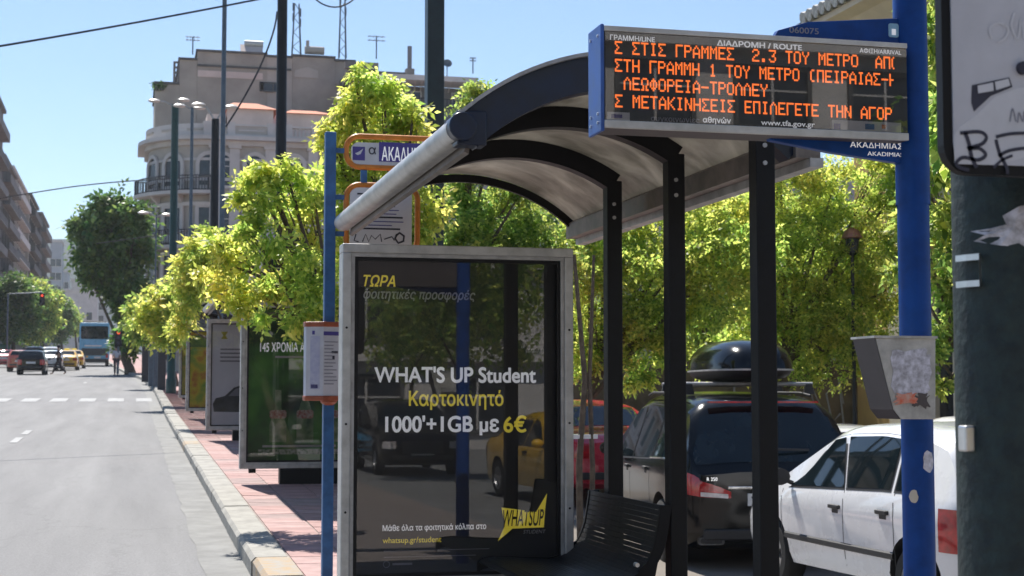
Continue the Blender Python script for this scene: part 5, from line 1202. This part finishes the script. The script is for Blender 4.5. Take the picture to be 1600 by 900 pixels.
# people
def limb(pts, rs, name, m_, parent):
    me = bpy.data.meshes.new(name); me.from_pydata([p for p in pts['v']], pts['e'], []); me.materials.append(m_)
    o = bpy.data.objects.new(name, me); COL.objects.link(o); sk = o.modifiers.new('skin', 'SKIN'); sk.use_smooth_shade = True; me.skin_vertices[0].data[0].use_root = True
    for i, r_ in enumerate(rs): me.skin_vertices[0].data[i].radius = (r_ if isinstance(r_, tuple) else (r_, r_))
    s = o.modifiers.new('sub', 'SUBSURF'); s.levels = 1; s.render_levels = 1; o.parent = parent; return o
def person(loc, rz, label, walk, mats):
    t = thing('person', label, 'person', loc, rz)
    k = walk
    V = [(0, 0, .95), (0, .01, 1.15), (0, .02, 1.38), (0, .03, 1.5), (0, .05, 1.6), (0, .05, 1.69),
         (.17, .02, 1.40), (.2, -.12*k, 1.14), (.2, -.0*k+.06, .92), (.2, .05, .83), (-.17, .02, 1.40), (-.2, .16*k, 1.14), (-.2, .30*k, .96), (-.2, .34*k, .88),
         (.09, 0, .9), (.09, .22*k, .5), (.09, .34*k, .08), (.09, .34*k + .16, .035), (-.09, 0, .9), (-.09, -.1*k, .5), (-.09, -.42*k, .12), (-.09, -.42*k + .15, .04)]
    Ed = [(0, 1), (1, 2), (2, 3), (3, 4), (4, 5), (2, 6), (6, 7), (7, 8), (8, 9), (2, 10), (10, 11), (11, 12), (12, 13), (0, 14), (14, 15), (15, 16), (16, 17), (0, 18), (18, 19), (19, 20), (20, 21)]
    R = [.13, .12, .14, .05, .085, .075, .055, .042, .034, .03, .055, .042, .034, .03, .085, .06, .042, .04, .085, .06, .042, .04]
    limb(dict(v=V, e=Ed), R, 'body', M['skin'], t)
    limb(dict(v=[V[i] for i in (0, 1, 2, 6, 7, 10, 11)], e=[(0, 1), (1, 2), (2, 3), (3, 4), (2, 5), (5, 6)]), [.15, .14, .165, .075, .06, .075, .06], 'shirt', M[mats[0]], t)
    limb(dict(v=[V[i] for i in (0, 14, 15, 16, 18, 19, 20)], e=[(0, 1), (1, 2), (2, 3), (0, 4), (4, 5), (5, 6)]), [.145, .1, .075, .055, .1, .075, .055], 'trousers', M[mats[1]], t)
    b = MB(); b.lathe([(0, .13), (.07, .11), (.105, .05), (.1, -.03), (.06, -.06)], 14, Matrix.Translation((0, .035, 1.64))); b.build('hair', M['hair'], t, smooth=60)
    return t
Y = 95; person((atX(91, Y), Y, gz(Y)), rad(90), 'person in dark clothes striding across the road in front of the traffic', 1.0, ('cloth1', 'cloth1'))
Y = 92; person((atX(181, Y), Y, gz(Y)), rad(10), 'person in a pale top standing at the kerb near the big tree', .15, ('cloth2', 'cloth1'))

# cabinets on the far pavement
for k, (px, Y, w, hh, m_, lab) in enumerate(((228, 73, .42, 2.0, 'railm', 'tall dark cabinet on the pavement, nearest the rounded facade'), (240, 66, .45, 1.9, 'greypole', 'blue grey cabinet between the dark cabinet and green lamp pole'), (252, 61, .3, 1.5, 'railm', 'short dark cabinet touching the green lamp pole'))):
    t = thing('utility_cabinet', lab, 'cabinet', (atX(px, Y), Y, pav(Y)))
    b = MB(); b.box(-w/2, w/2, -.25, .25, 0, hh); b.build('body', M[m_], t, bevel=.02); b = MB(); b.box(-w/2 - .03, w/2 + .03, -.28, .28, hh, hh + .06); b.build('lid', M['silverd'], t)
t = thing('hoarding', 'teal hoarding panel by the left kerb beyond the cars', 'hoarding', (atX(6, 150), 150, gz(150)))
b = MB(); b.box(-2.2, .6, 0, .1, .2, 1.9); b.build('panel', M['teal'], t); 
for x in (-2.1, -.8, .5): b = MB(); b.box(x - .04, x + .04, -.03, .0, 0, 2.0); b.build('post', M['silverd'], t)

# ------------------------------------------------------------------ buildings
def ring(b, outer, inner, d, Mx):
    n = len(outer); vs = [Mx @ Vector((x, y, z)) for z in (0, d) for P in (outer, inner) for x, y in P]
    o0, i0, o1, i1 = 0, n, 2*n, 3*n; fs = []
    for k in range(n):
        j = (k+1) % n; fs += [(o0+k, o0+j, i0+j, i0+k), (o1+k, i1+k, i1+j, o1+j), (o0+k, o1+k, o1+j, o0+j), (i0+k, i0+j, i1+j, i1+k)]
    b.add(vs, fs); return b
FACE = Matrix(((1, 0, 0, 0), (0, 0, -1, 0), (0, 1, 0, 0), (0, 0, 0, 1)))       # local (x, z) drawing plane, thickness towards -Y
def outline(w, h, arch=0, g=0):
    w2 = w/2 + g; P = [(-w2, -g), (w2, -g)]
    if arch:
        for k in range(9): a = math.pi*k/8; P.append((w2*math.cos(a), h - w/2*arch + (w/2*arch + g)*math.sin(a)))
    else: P += [(w2, h + g), (-w2, h + g)]
    return P
WC = {}
def window(parent, x, y, z, w, h, arch=0, rz=0, frame='stone2', pane='winglass', surround=.18, mull=True, hood=False, depth=.14):
    k = (round(w, 2), round(h, 2), arch, frame, pane, surround, mull, depth)
    if k not in WC:
        b = MB(); ring(b, outline(w, h, arch, surround), outline(w, h, arch, 0), depth, FACE); f = b.mesh('window', M[frame])
        b = MB(); b.prism(outline(w, h, arch, .01), .03, FACE); p = b.mesh('pane', M[pane])
        mm = None
        if mull:
            b = MB(); b.box(-.04, .04, -.055, -.03, 0, h - .02); b.box(-w/2, w/2, -.058, -.033, h*.62, h*.62 + .06); mm = b.mesh('mullion', M['stone2'] if pane == 'winglass' else M['shutter'])
        WC[k] = (f, p, mm)
    f, p, mm = WC[k]; o = obj('window', f, parent, (x, y, z), (0, 0, rz)); obj('pane', p, o)
    if mm: obj('mullion', mm, o)
    return o
def railing(b, pts, z, h, step=.22, r=.012):
    for (xa, ya), (xb, yb) in zip(pts, pts[1:]):
        l = math.hypot(xb-xa, yb-ya); n = max(1, int(l/step))
        for k in range(n):
            u = k/n; x, y = xa+(xb-xa)*u, ya+(yb-ya)*u; b.box(x-r, x+r, y-r, y+r, z, z+h)
    for zz in (z+.05, z+h): b.tube([(x, y, zz) for x, y in pts], .035, 4)

YB = 100.0
bx = atX(227, YB); bg_ = pav(YB)
nb = thing('neoclassical_building', 'pale neoclassical building with a rounded corner, curved iron balconies and balustraded roof', 'building', (bx, YB, bg_))
def zz(py): return atZ(py, YB, 350) - bg_
def xx(px): return atX(px, YB) - bx
Rc, Wb, Db = 4.4, 24.0, 8.5
def fp(off, n=12):
    P = [(Wb, Db), (0 - off, Db)]
    for k in range(n+1):
        a = math.pi + (math.pi/2)*k/n; P.append((Rc + (Rc+off)*math.cos(a), Rc + (Rc+off)*math.sin(a)))
    P.append((Wb, -off)); return P
def slab(off, z0, z1, name, m_, bev=0):
    b = MB(); b.prism(fp(off), z1 - z0, Matrix.Translation((0, 0, z0))); return b.build(name, M[m_], nb, smooth=30)
zc = zz(214)
slab(0, -1, zc - .2, 'wall', 'stone')
for z0, z1, off, nm in ((zc - .55, zc - .25, .25, 'cornice'), (zc - .25, zc, .7, 'cornice'), (zz(283), zz(278), .15, 'string_course'), (zz(322), zz(316), .2, 'string_course'), (zz(372), zz(366), .15, 'string_course'), (zz(250)-.05, zz(247), .08, 'string_course'), (zz(468), zz(460), .3, 'string_course'), (zz(228), zz(223), .18, 'frieze')):
    slab(off, z0, z1, nm, 'stone2')
# pilasters
for px in (331, 362, 418, 486, 520, 560, 600):
    x = xx(px); b = MB(); b.box(x-.32, x+.32, -.16, .02, zz(460), zz(226)); b.build('pilaster', M['stone2'], nb)
    b = MB(); b.box(x-.42, x+.42, -.26, .02, zz(232), zz(226) + .002); b.build('capital', M['stone2'], nb)
def arcpt(deg, off=0): a = rad(180 + deg); return Rc + (Rc+off)*math.cos(a), Rc + (Rc+off)*math.sin(a), rad(deg - 90)
levels = [(zz(288), 2.0*1.0, 1), (zz(378), 2.35, 0), (zz(458), 2.2, 0)]
levels = [(zz(290), (290-241)/24.6, 1), (zz(372), (372-324)/24.6, 0), (zz(452), 2.2, 0), (zz(545), 2.6, 0)]
for zi, (z0, h, arch) in enumerate(levels):
    for px in (394, 456, 540, 580, 620):
        window(nb, xx(px), 0, z0, 1.1, h, arch, surround=.26, mull=False)
    if zi < 3: window(nb, xx(345), 0, z0, .8, h, arch, surround=.2)
    for deg in (22, 50, 82):
        x, y, rz = arcpt(deg); window(nb, x, y, z0, 1.25, h, arch, rz=rz, surround=.24, mull=False)
# curved balconies
for zb_ in (zz(300), zz(384)):
    P = []
    for off in (1.0, 0.02):
        Q = [arcpt(d, off)[:2] for d in range(8, 91, 6)] + [(xx(322), -off)]
        P += Q if off > .5 else Q[::-1]
    b = MB(); b.prism(P, .22, Matrix.Translation((0, 0, zb_ - .22))); b.build('balcony_slab', M['stone2'], nb)
    b = MB(); railing(b, [arcpt(8, .02)[:2]] + [arcpt(d, .92)[:2] for d in range(8, 91, 6)] + [(xx(321), -.92), (xx(321), -.02)], zb_, .95, .16, .025); tag(b.build('balcony_railing', M['railm'], nb), kind='stuff')
    for d in (15, 35, 60, 85): 
        x, y, rz = arcpt(d, 0); b = MB(); b.prism([(0, 0), (.8, 0), (.0, -.7)], .18, Matrix.Translation((x, y, zb_ - .22)) @ Matrix.Rotation(rz - rad(90), 4, 'Z') @ Matrix.Rotation(rad(90), 4, 'X')); b.build('bracket', M['stone2'], nb)
for px in (394, 456):
    x = xx(px); b = MB(); b.box(x - .9, x + .9, -.5, 0, zz(300) - .15, zz(300)); b.build('balcony_slab', M['stone2'], nb)
    b = MB(); railing(b, [(x-.85, -.02), (x-.85, -.45), (x+.85, -.45), (x+.85, -.02)], zz(300), .85, .16, .025); tag(b.build('balcony_railing', M['railm'], nb), kind='stuff')
# parapet: pedestals, panels and balusters
zp = zc; ph = zz(194) - zc
b = MB(); b.prism(fp(.25), .18, Matrix.Translation((0, 0, zp))); b.build('parapet_base', M['stone2'], nb)
def para(x0, x1, kind_):
    if kind_ == 'p': b = MB(); b.box(x0, x1, -.2, .15, zp + .18, zp + ph - .12); b.build('parapet_panel', M['beige2'], nb); b = MB(); b.box(x0 + .3, x1 - .3, -.23, -.19, zp + .4, zp + ph - .35); b.build('raised_panel', M['stone2'], nb)
    else:
        n = max(3, int((x1-x0)/.24)); me = para.me
        for k in range(n): obj('baluster', me, nb, (x0 + (x1-x0)*(k+.5)/n, -.05, zp + .18))
b = MB(); hb = ph - .3; b.lathe([(.05, 0), (.09, hb*.3), (.045, hb*.75), (.07, hb)], 6); para.me = b.mesh('baluster', M['stone2'])
b = MB(); b.box(Rc, Wb, -.25, .2, zp + ph - .12, zp + ph); b.build('parapet_rail', M['stone2'], nb)
for x0, x1, k_ in ((xx(322), xx(352), 'b'), (xx(360), xx(415), 'p'), (xx(423), xx(445), 'p'), (xx(448), xx(486), 'b'), (xx(492), xx(540), 'p'), (xx(545), xx(600), 'b')): para(x0, x1, k_)
for px in (318, 356, 419, 446, 489, 542, 603): x = xx(px); b = MB(); b.box(x-.25, x+.25, -.28, .22, zp, zp + ph + .12); b.build('pedestal', M['stone2'], nb)
P = fp(.2); b = MB(); Q = [arcpt(d, .2)[:2] for d in range(0, 91, 6)]; R2 = [arcpt(d, -.1)[:2] for d in range(0, 91, 6)][::-1]; b.prism(Q + R2, ph - .18, Matrix.Translation((0, 0, zp + .18))); b.build('curved_parapet', M['stone2'], nb)
for d in (20, 45, 70): x, y, rz = arcpt(d, .2); b = MB(); b.box(-.5, .5, -.05, .05, zp + .4, zp + ph - .3, Matrix.Translation((x, y, 0)) @ Matrix.Rotation(rz, 4, 'Z')); b.build('raised_panel', M['beige2'], nb)
# set-back top storey with hipped tiled roofs
for (p0, p1, pt, pb, ridge) in ((352, 426, 168, 200, 153), (448, 520, 172, 200, 161)):
    x0, x1 = xx(p0), xx(p1); z0, z1 = zp, zz(pt) + .25; b = MB(); b.box(x0, x1, 1.6, 6, z0, z1); b.build('set_back_storey', M['pinkw'], nb)
    zr = zz(ridge) + .4; cx = (x0+x1)/2; b = MB(); e = .3
    b.add([(x0-e, 1.3, z1), (x1+e, 1.3, z1), (x1+e, 6.3, z1), (x0-e, 6.3, z1), (cx-1, 3.6, zr), (cx+.6, 3.6, zr)], [(0, 1, 5, 4), (1, 2, 5), (2, 3, 4, 5), (3, 0, 4), (0, 3, 2, 1)]); b.build('roof', M['roofred'], nb)
x0, x1 = xx(320), xx(350); b = MB(); b.box(x0, x1, 2, 6, zp, zz(170)); b.build('set_back_storey', M['pinkw'], nb)
x0, x1 = xx(395), xx(500); b = MB(); b.box(x0, x1, 6.4, 8.3, zp, zz(146)); b.build('stair_house', M['pinkw'], nb)

# stepped beige block behind it
YB2 = 110.0; b2x = atX(235, YB2); b2g = pav(YB2)
bb = thing('apartment_block', 'tall blank beige block stepping up behind the neoclassical building', 'building', (b2x, YB2, b2g))
def z2(py): return atZ(py, YB2, 400) - b2g
def x2(px): return atX(px, YB2) - b2x
for p0, p1, pt, m_, dy in ((235, 273, 138, 'beige', 0.0), (273, 301, 99, 'beige', .02), (301, 412, 85, 'beige', .0), (412, 452, 88, 'beige2', .03), (452, 520, 85, 'beige', .0), (520, 552, 89, 'beige', .05)):
    b = MB(); b.box(x2(p0), x2(p1) - .01, dy, 9, -1, z2(pt)); b.build('wall', M[m_], bb)
    b = MB(); b.box(x2(p0) - .1, x2(p1), dy - .12, 9, z2(pt), z2(pt) + .15); b.build('coping', M['concd'], bb)
b = MB(); b.box(x2(301), x2(450), -.1, .0, z2(108), z2(105)); b.build('string_course', M['concd'], bb)
b = MB(); b.box(x2(302), x2(405), -.03, .0, z2(124), z2(114)); b.build('plaster_patch', M['pinkw'], bb)
b = MB(); b.prism([(x2(455), z2(118)), (x2(493), z2(118)), (x2(492), z2(106)), (x2(476), z2(101)), (x2(456), z2(107))], .03, Matrix(((1, 0, 0, 0), (0, 0, 1, -.05), (0, 1, 0, 0), (0, 0, 0, 1)))); b.build('plaster_patch', M['beige2'], bb)
window(bb, x2(414), 0.03, z2(141), 1.3*.45/.45*.55*1.6, .62*.9, frame='concd', mull=False, surround=.06)
window(bb, x2(414), 0.02, z2(142), .62, .6, frame='concd', mull=False, surround=.05)
# lattice screen on the step
for k in range(5): b = MB(); b.box(x2(263), x2(279), .1, .3, z2(136 - k*8), z2(133.5 - k*8)); b.build('screen_slat', M['concrete'], bb)
for p_ in (263, 270, 278): b = MB(); b.box(x2(p_), x2(p_) + .16, .05, .35, z2(138), z2(103)); b.build('screen_post', M['concrete'], bb)
def mass_at(px, py, Y): p = at(px, py, Y); return p
for k, px in enumerate((245, 253)):
    p = at(px, 132, YB2); t = thing('roof_shrub', ('left' if k == 0 else 'right') + ' of two dark potted shrubs on the beige block\'s lowest step', 'shrub', p)
    obj('crown', crown_mesh([(0, 0, 0, .28)], 900, .12, .08, M['leafd'], 50+k, 3, 4), t); b = MB(); b.lathe([(.12, -.45), (.16, -.2), (0, -.2)], 10); b.build('pot', M['concd'], t)
def antenna(px, top, base, Y, label, s=1):
    p = at(px, base, Y); H = at(px, top, Y).z - p.z; t = thing('roof_antenna', label, 'antenna', p)
    b = MB(); b.tube([(0, 0, 0), (0, 0, H)], .05, 5); b.build('mast', M['greypole'], t)
    for k, f_ in enumerate((.97, .8)):
        b = MB(); b.tube([(-.5*s, 0, H*f_), (.5*s, 0, H*f_)], .03, 4); b.build('boom', M['greypole'], t)
        for q in (-.4, -.15, .1, .35): b = MB(); b.tube([(q*s, -.3, H*f_), (q*s, .3, H*f_)], .02, 4); b.build('element', M['greypole'], t)
antenna(301, 57, 85, YB2 + 1, 'roof aerial on the left end of the beige block')
antenna(588, 56, 92, YB2 + 1, 'roof aerial over the trees between lattice mast and chimney', 1.3)
antenna(739, 90, 115, YB2 + 1, 'small roof aerial at the right end of the white storey', .5)
def lattice(px, top, base, Y, w, label):
    p = at(px, base, Y); H = at(px, top, Y).z - p.z; t = thing('lattice_mast', label, 'mast', p)
    for k, (sx_, sy) in enumerate(((-1, -1), (1, -1), (1, 1), (-1, 1))): b = MB(); b.tube([(sx_*w, sy*w, 0), (sx_*w*.5, sy*w*.5, H)], .035, 4); b.build('leg', M['greypole'], t)
    n = int(H/.5); 
    for k in range(n):
        f0, f1 = 1 - .5*k/n, 1 - .5*(k+1)/n; s = 1 if k % 2 else -1; b = MB(); b.tube([(-s*w*f0, -w*f0, H*k/n), (s*w*f1, -w*f1, H*(k+1)/n)], .025, 4); b.build('brace', M['greypole'], t)
    for k in range(4): b = MB(); b.lathe([(.07, 0), (.07, .6), (0, .6)], 6, Matrix.Translation(((-1)**k*w*.8, -.1, H*(.55 + .1*k)))); b.build('panel_antenna', M['greypole'], t)
    return t
lattice(463, 6, 86, YB2 + 2, .32, 'slim lattice mast with small aerials on the beige block')
lattice(535, -30, 92, YB2 + 2, .26, 'lattice mast under the cable loop, left of the teal column')
t = thing('solar_heater', 'white solar water heater on the beige block\'s roof', 'water heater', at(396, 85, YB2 + 1))
b = MB(); b.add([(-.9, 0, 0), (.7, 0, 0), (.7, .9, .9), (-.9, .9, .9), (-.9, .06, -.05), (.7, .06, -.05), (.7, .96, .85), (-.9, .96, .85)], [(0, 1, 2, 3), (4, 5, 6, 7), (0, 1, 5, 4), (3, 2, 6, 7), (1, 2, 6, 5), (0, 3, 7, 4)]); b.build('collector', M['pinkw'], t)
b = MB(); b.tube([(-.6, .9, .95), (.75, .9, .95)], .26, 14); b.build('tank', M['gutterm'], t, smooth=40)
t = thing('roof_tank', 'low roof tank with pipes right of the lattice mast', 'tank', at(487, 85, YB2 + 1)); b = MB(); b.tube([(-.5, 0, .3), (.9, 0, .3)], .3, 12); b.build('tank', M['beige2'], t, smooth=40); b = MB(); b.tube([(-.3, 0, .3), (-.3, 0, 1.0)], .12, 8); b.build('pipe', M['beige2'], t)

# modern penthouse block to the right
YB3 = 104.0; b3x = atX(545, YB3); b3g = pav(YB3)
mb = thing('penthouse_block', 'grey block with a white eaved top storey, right of the beige block', 'building', (b3x, YB3, b3g))
def z3(py): return atZ(py, YB3, 640) - b3g
def x3(px): return atX(px, YB3) - b3x
b = MB(); b.box(x3(548), x3(775), 1.5, 11, -1, z3(128)); b.build('wall', M['concrete'], mb)
b = MB(); b.box(x3(548), x3(790), 0, 1.48, -1, z3(172)); b.build('wall', M['concrete'], mb)
b = MB(); b.box(x3(592), x3(742), -.6, 1.6, z3(127), z3(119)); b.build('eave', M['stone2'], mb)
b = MB(); b.box(x3(545), x3(648), 2, 8, z3(119), z3(104)); b.build('roof_house', M['concd'], mb); b = MB(); b.box(x3(540), x3(594), 1.6, 2, z3(104), z3(93)); b.build('roof_house', M['concrete'], mb)
for p0, p1 in ((631, 645), (648, 661), (712, 723), (724, 734)): window(mb, (x3(p0)+x3(p1))/2, 1.5, z3(156), x3(p1)-x3(p0), z3(137)-z3(156), frame='stone2', surround=.06, mull=False)
b = MB(); railing(b, [(x3(560), .1), (x3(785), .1)], z3(172), .9, .3, .03); tag(b.build('balcony_railing', M['railm'], mb), kind='stuff')
for k, p_ in enumerate((645, 655, 700)): b = MB(); b.tube([(x3(p_), -.55, z3(127)), (x3(p_) + .25, 1.4, z3(135))], .05, 5); b.build('strut', M['stone2'], mb)
for row in range(5):
    for p_ in range(560, 770, 26): window(mb, x3(p_), 0, z3(205 + row*66), 1.0, 1.5, frame='concd', pane='shutter' if (p_ + row) % 3 == 0 else 'winglass', surround=.08, mull=False)
t = thing('chimney', 'dark metal flue standing on the roof left of the teal column', 'chimney', at(640, 104, YB3 + 2)); b = MB(); b.lathe([(.16, -.3), (.16, 1.45), (0, 1.45)], 12); b.build('flue', M['shutter'], t, smooth=40); b = MB(); b.box(-.3, .3, -.3, .3, -.6, -.2); b.build('base', M['concrete'], t)
t = thing('satellite_dish', 'small satellite dish on the roof right of the teal column', 'satellite dish', at(699, 100, YB3 + 2)); b = MB(); b.lathe([(0, 0), (.2, .04), (.32, .12)], 16, Matrix.Rotation(rad(70), 4, 'X')); b.build('dish', M['greypole'], t); b = MB(); b.tube([(0, .1, -.9), (0, .05, 0)], .04, 5); b.build('mast', M['greypole'], t)

# buildings up the left side, facing the street
def street_block(X, Y0, Y1, top, wallm, label, trimm='concrete', floors=9, bays=None, balc=True):
    g0 = gz(Y0); H = top - g0; t = thing('street_block', label, 'building', (X, Y0, g0))
    D = Y1 - Y0; b = MB(); b.box(-18, 0, 0, D - .05, -1, H); b.build('wall', M[wallm], t)
    b = MB(); b.box(-18.2, .35, -.1, D - .06, H, H + .4); b.build('parapet', M[trimm], t)
    fh = H / floors; bays = bays or max(2, int(D/3.4)); 
    for k in range(1, floors):
        if balc: b = MB(); b.box(0.003, .9, 1, D - 1, fh*k - .15, fh*k); b.build('balcony_slab', M[trimm], t); b = MB(); b.box(.85, .9, 1, D-1, fh*k, fh*k + .85); b.build('balcony_front', M['concd' if k % 2 else trimm], t)
        for j in range(bays): window(t, .0, D*(j+.5)/bays, fh*k + .25, 1.5, 2.0, rz=rad(90), frame=trimm, pane='winglass' if (j*7+k*3) % 4 else 'shutter', surround=.1, mull=False)
        for j in range(3): window(t, -3 - j*4.2, 0, fh*k + .7, 1.3, 1.4, frame=trimm, surround=.1, mull=False)
    return t
XL = -15.2
def YL(px): return (XL + 1.2) / math.tan(math.atan((px - 800)/F_PX) + YAW)
street_block(XL, YL(-60), YL(14), at(8, 185, 193).z, 'concrete', 'tallest grey brown block at the left edge, top cut by the frame')
street_block(XL, YL(14) + .5, YL(33), at(24, 283, 212).z, 'concd', 'second block on the left with deep balconies', 'concrete')
street_block(XL - .5, YL(33) + .5, YL(54), at(45, 312, 245).z, 'concrete', 'third block on the left, stepping down beyond the balconied one', 'stone2')
street_block(XL, YL(54) + .5, YL(66), at(60, 345, 275).z, 'stone', 'fourth block on the left, narrow and reddish topped', 'concd')
street_block(XL + .5, YL(66) + .5, YL(77), at(72, 372, 300).z, 'concd', 'fifth and farthest dark block of the left row', 'concrete')
# pale far buildings closing the street
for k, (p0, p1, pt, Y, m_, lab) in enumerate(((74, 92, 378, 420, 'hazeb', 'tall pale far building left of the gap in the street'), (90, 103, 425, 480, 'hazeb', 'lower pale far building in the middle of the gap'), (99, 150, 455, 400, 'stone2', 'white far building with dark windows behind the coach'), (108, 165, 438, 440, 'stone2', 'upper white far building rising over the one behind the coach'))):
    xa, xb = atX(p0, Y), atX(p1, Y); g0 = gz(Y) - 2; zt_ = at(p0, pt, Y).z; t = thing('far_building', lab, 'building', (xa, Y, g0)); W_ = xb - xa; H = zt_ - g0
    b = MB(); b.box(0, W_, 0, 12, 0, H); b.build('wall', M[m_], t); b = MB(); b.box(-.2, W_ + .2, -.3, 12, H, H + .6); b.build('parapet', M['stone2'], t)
    nx = max(2, int(W_/3.2)); nz = int(H/3.6)
    for i in range(nx):
        for j in range(2, nz): window(t, W_*(i+.5)/nx, 0, j*3.6, 1.3, 1.9, frame='stone2', surround=.12, mull=False)
b = MB(); n = 40; vs = []
random.seed(4)
for i in range(n+1):
    x = -700 + 1400*i/n; h_ = 70 + 55*math.exp(-((x + 60)/160)**2) + 12*math.sin(i*1.3) + random.uniform(-4, 4)
    vs += [(x, 1080, 0), (x, 1180, h_), (x, 1400, h_*.9), (x, 1600, 0)]
b.add(vs, [(4*i+k, 4*i+4+k, 4*i+5+k, 4*i+1+k) for i in range(n) for k in range(3)]); tag(b.build('hills', M['hill'], None), kind='structure')

# ochre house on the right with its eave
hx = 14.0; hY0, hY1 = 13.0, 28.0; hg = pk(22)
oh = thing('ochre_house', 'ochre plastered house with a cream eave and white framed windows, far right', 'house', (hx, hY0, hg)); ze = atZ(38, hY1, 1245) - hg
b = MB(); b.box(0, 14, 0, hY1 - hY0, -.5, ze - .3); b.build('wall', M['ochre'], oh)
D = hY1 - hY0
b = MB(); b.box(-.12, 0, -.1, D + .1, ze - .95, ze - .7); b.build('frieze', M['creamt'], oh)
b = MB(); b.prism([(-1.0, ze), (-1.0, ze - .12), (-.7, ze - .18), (-.25, ze - .5), (0, ze - .62), (0, ze)], D + .8, Matrix(((1, 0, 0, 0), (0, 0, 1, -.4), (0, 1, 0, 0), (0, 0, 0, 1)))); b.build('cornice', M['creamt'], oh)
b = MB(); b.add([(-1.05, -.4, ze), (-1.05, D+.4, ze), (7, D+.4, ze + 2.2), (7, -.4, ze + 2.2)], [(0, 1, 2, 3)]); b.add([(-1.05, -.4, ze + .08), (-1.05, D+.4, ze + .08), (7, D+.4, ze + 2.3), (7, -.4, ze + 2.3)], [(0, 1, 2, 3)]); b.build('roof', M['concd'], oh)
b = MB(); b.lathe([(.0, -.13), (.13, -.05), (.15, .08)], 6, Matrix.Rotation(rad(-90), 4, 'Y')); 
b = MB(); b.tube([(0, 0, 0), (.5, 0, .12)], .13, 8); rt = b.mesh('roof_tile', M['bronze'])
for k in range(54): obj('roof_tile', rt, oh, (-1.12, -.2 + k*.285, ze + .1))
for yy in (3.2, 7.2, 11.2):
    for z0 in (1.0, 5.2):
        o = window(oh, 0, yy, z0, 1.1, 2.2, rz=rad(-90), frame='creamt', surround=.22)
for yy in (1.2, 5.2, 9.2, 13.2): b = MB(); b.box(-.1, 0, yy - .3, yy + .3, 0, ze - .95); b.build('pilaster', M['creamt'], oh)
# grey building behind the trees and a graffiti-covered wall under them
gb = thing('grey_building', 'plain grey violet building glimpsed through the right hand trees', 'building', (9.5, 48, pk(48)))
b = MB(); b.box(0, 22, 0, 12, -1, 8.2); b.build('wall', mat('grey_violet_render', (.36, .34, .37), .9, scale=.5, amt=.15), gb)
for k in range(6):
    for z0 in (1.2, 4.6): window(gb, 2 + 3.6*k, 0, z0, 1.4, 1.8, frame='stone2', surround=.12)
Yw = 28.0; wx0, wx1 = atX(890, Yw), atX(1400, Yw); gw = thing('graffiti_wall', 'low dark wall with pale graffiti scrawls behind the parked cars', 'wall', (wx0, Yw, pk(Yw)))
b = MB(); b.box(0, wx1 - wx0 + 4, 0, .3, -.3, 1.65); b.build('wall_body', M['wallg'], gw); b = MB(); b.box(-.05, wx1 - wx0 + 4.05, -.06, .36, 1.65, 1.78); b.build('coping', M['wallg'], gw)
random.seed(9)
for k in range(16):
    x0 = 2.2 + k*.38 + random.uniform(-.1, .1); b = MB(); pts = [(x0 + random.uniform(-.2, .3), -.012, .55 + random.uniform(0, .9)) for _ in range(4)]; b.tube(pts, .022, 4); b.build('graffiti_stroke', M['inkgrey'], gw)
# young trunk and stake left of the first post
t = thing('sapling', 'bare twin stemmed sapling between the phone poster and the first shelter post', 'sapling', (atX(914, 14), 14, side_z(4.0, 14)))
for dx, r_ in ((-.05, .035), (.06, .028)): b = MB(); b.tube([(dx, 0, -.05), (dx*1.2, 0, .8), (dx*.4 + .02, 0, 1.6), (dx*1.8, .05, 2.8)], [r_, r_*.9, r_*.8, r_*.5], 7); b.build('stem', M['bark'], t, smooth=60)
b = MB(); b.box(-.12, .12, -.02, .02, 1.05, 1.09); b.build('tie', M['plate'], t)

# facade and trees behind the camera (they face the sun and are mirrored in glass and paint)
rbk = thing('rear_facade', 'long pale office facade behind the camera, mirrored in the poster glass', 'building', (-30, -36, pk(-36)))
b = MB(); b.box(0, 90, -14, 0, -1, 20); b.build('wall', M['stone2'], rbk)
for j in range(5):
    b = MB(); b.box(0, 90, 0.003, .5, 3.3*j + 3.1, 3.3*j + 3.5); b.build('floor_band', M['stone2'], rbk)
    for k in range(22): window(rbk, 2 + k*4.0, 0, 3.3*j + .7, 2.4, 1.8, rz=math.pi, frame='concd', surround=.15)
for k, (x, y) in enumerate(((6.5, -13), (11, -10), (8.5, -30), (16, -20))):
    make_tree((x, y, pk(y)), [(x, y, 4.2, 1.3), (x + 1, y, 3.6, 1.2), (x - .8, y + .4, 3.5, 1.1), (x, y + .9, 5.0, 1.0), (x + .4, y - .8, 3.2, 1.1)], M['leafg'], ['slim tree nearest the yellow taxi behind the camera', 'tree farthest right behind the camera beside the taxi', 'tree by the dark car parked behind the camera', 'tree deep behind the camera near the office facade'][k], seed=60 + k, dens=260, ll=.14, lw=.08, clumps=4, group='street trees behind the camera')

# ------------------------------------------------------------------ air
b = MB(); b.box(-1530, 1530, -90, 2530, -4, 145)
hz = b.build('haze', None, None); hz.data.materials.clear()
m = bpy.data.materials.new('haze'); m.use_nodes = True; t_ = m.node_tree; t_.nodes.remove(t_.nodes['Principled BSDF'])
pv = t_.nodes.new('ShaderNodeVolumePrincipled'); pv.inputs['Density'].default_value = .00022; pv.inputs['Color'].default_value = (.86, .92, 1, 1); pv.inputs['Anisotropy'].default_value = .3
t_.links.new(pv.outputs[0], t_.nodes['Material Output'].inputs['Volume']); hz.data.materials.append(m); tag(hz, kind='stuff')
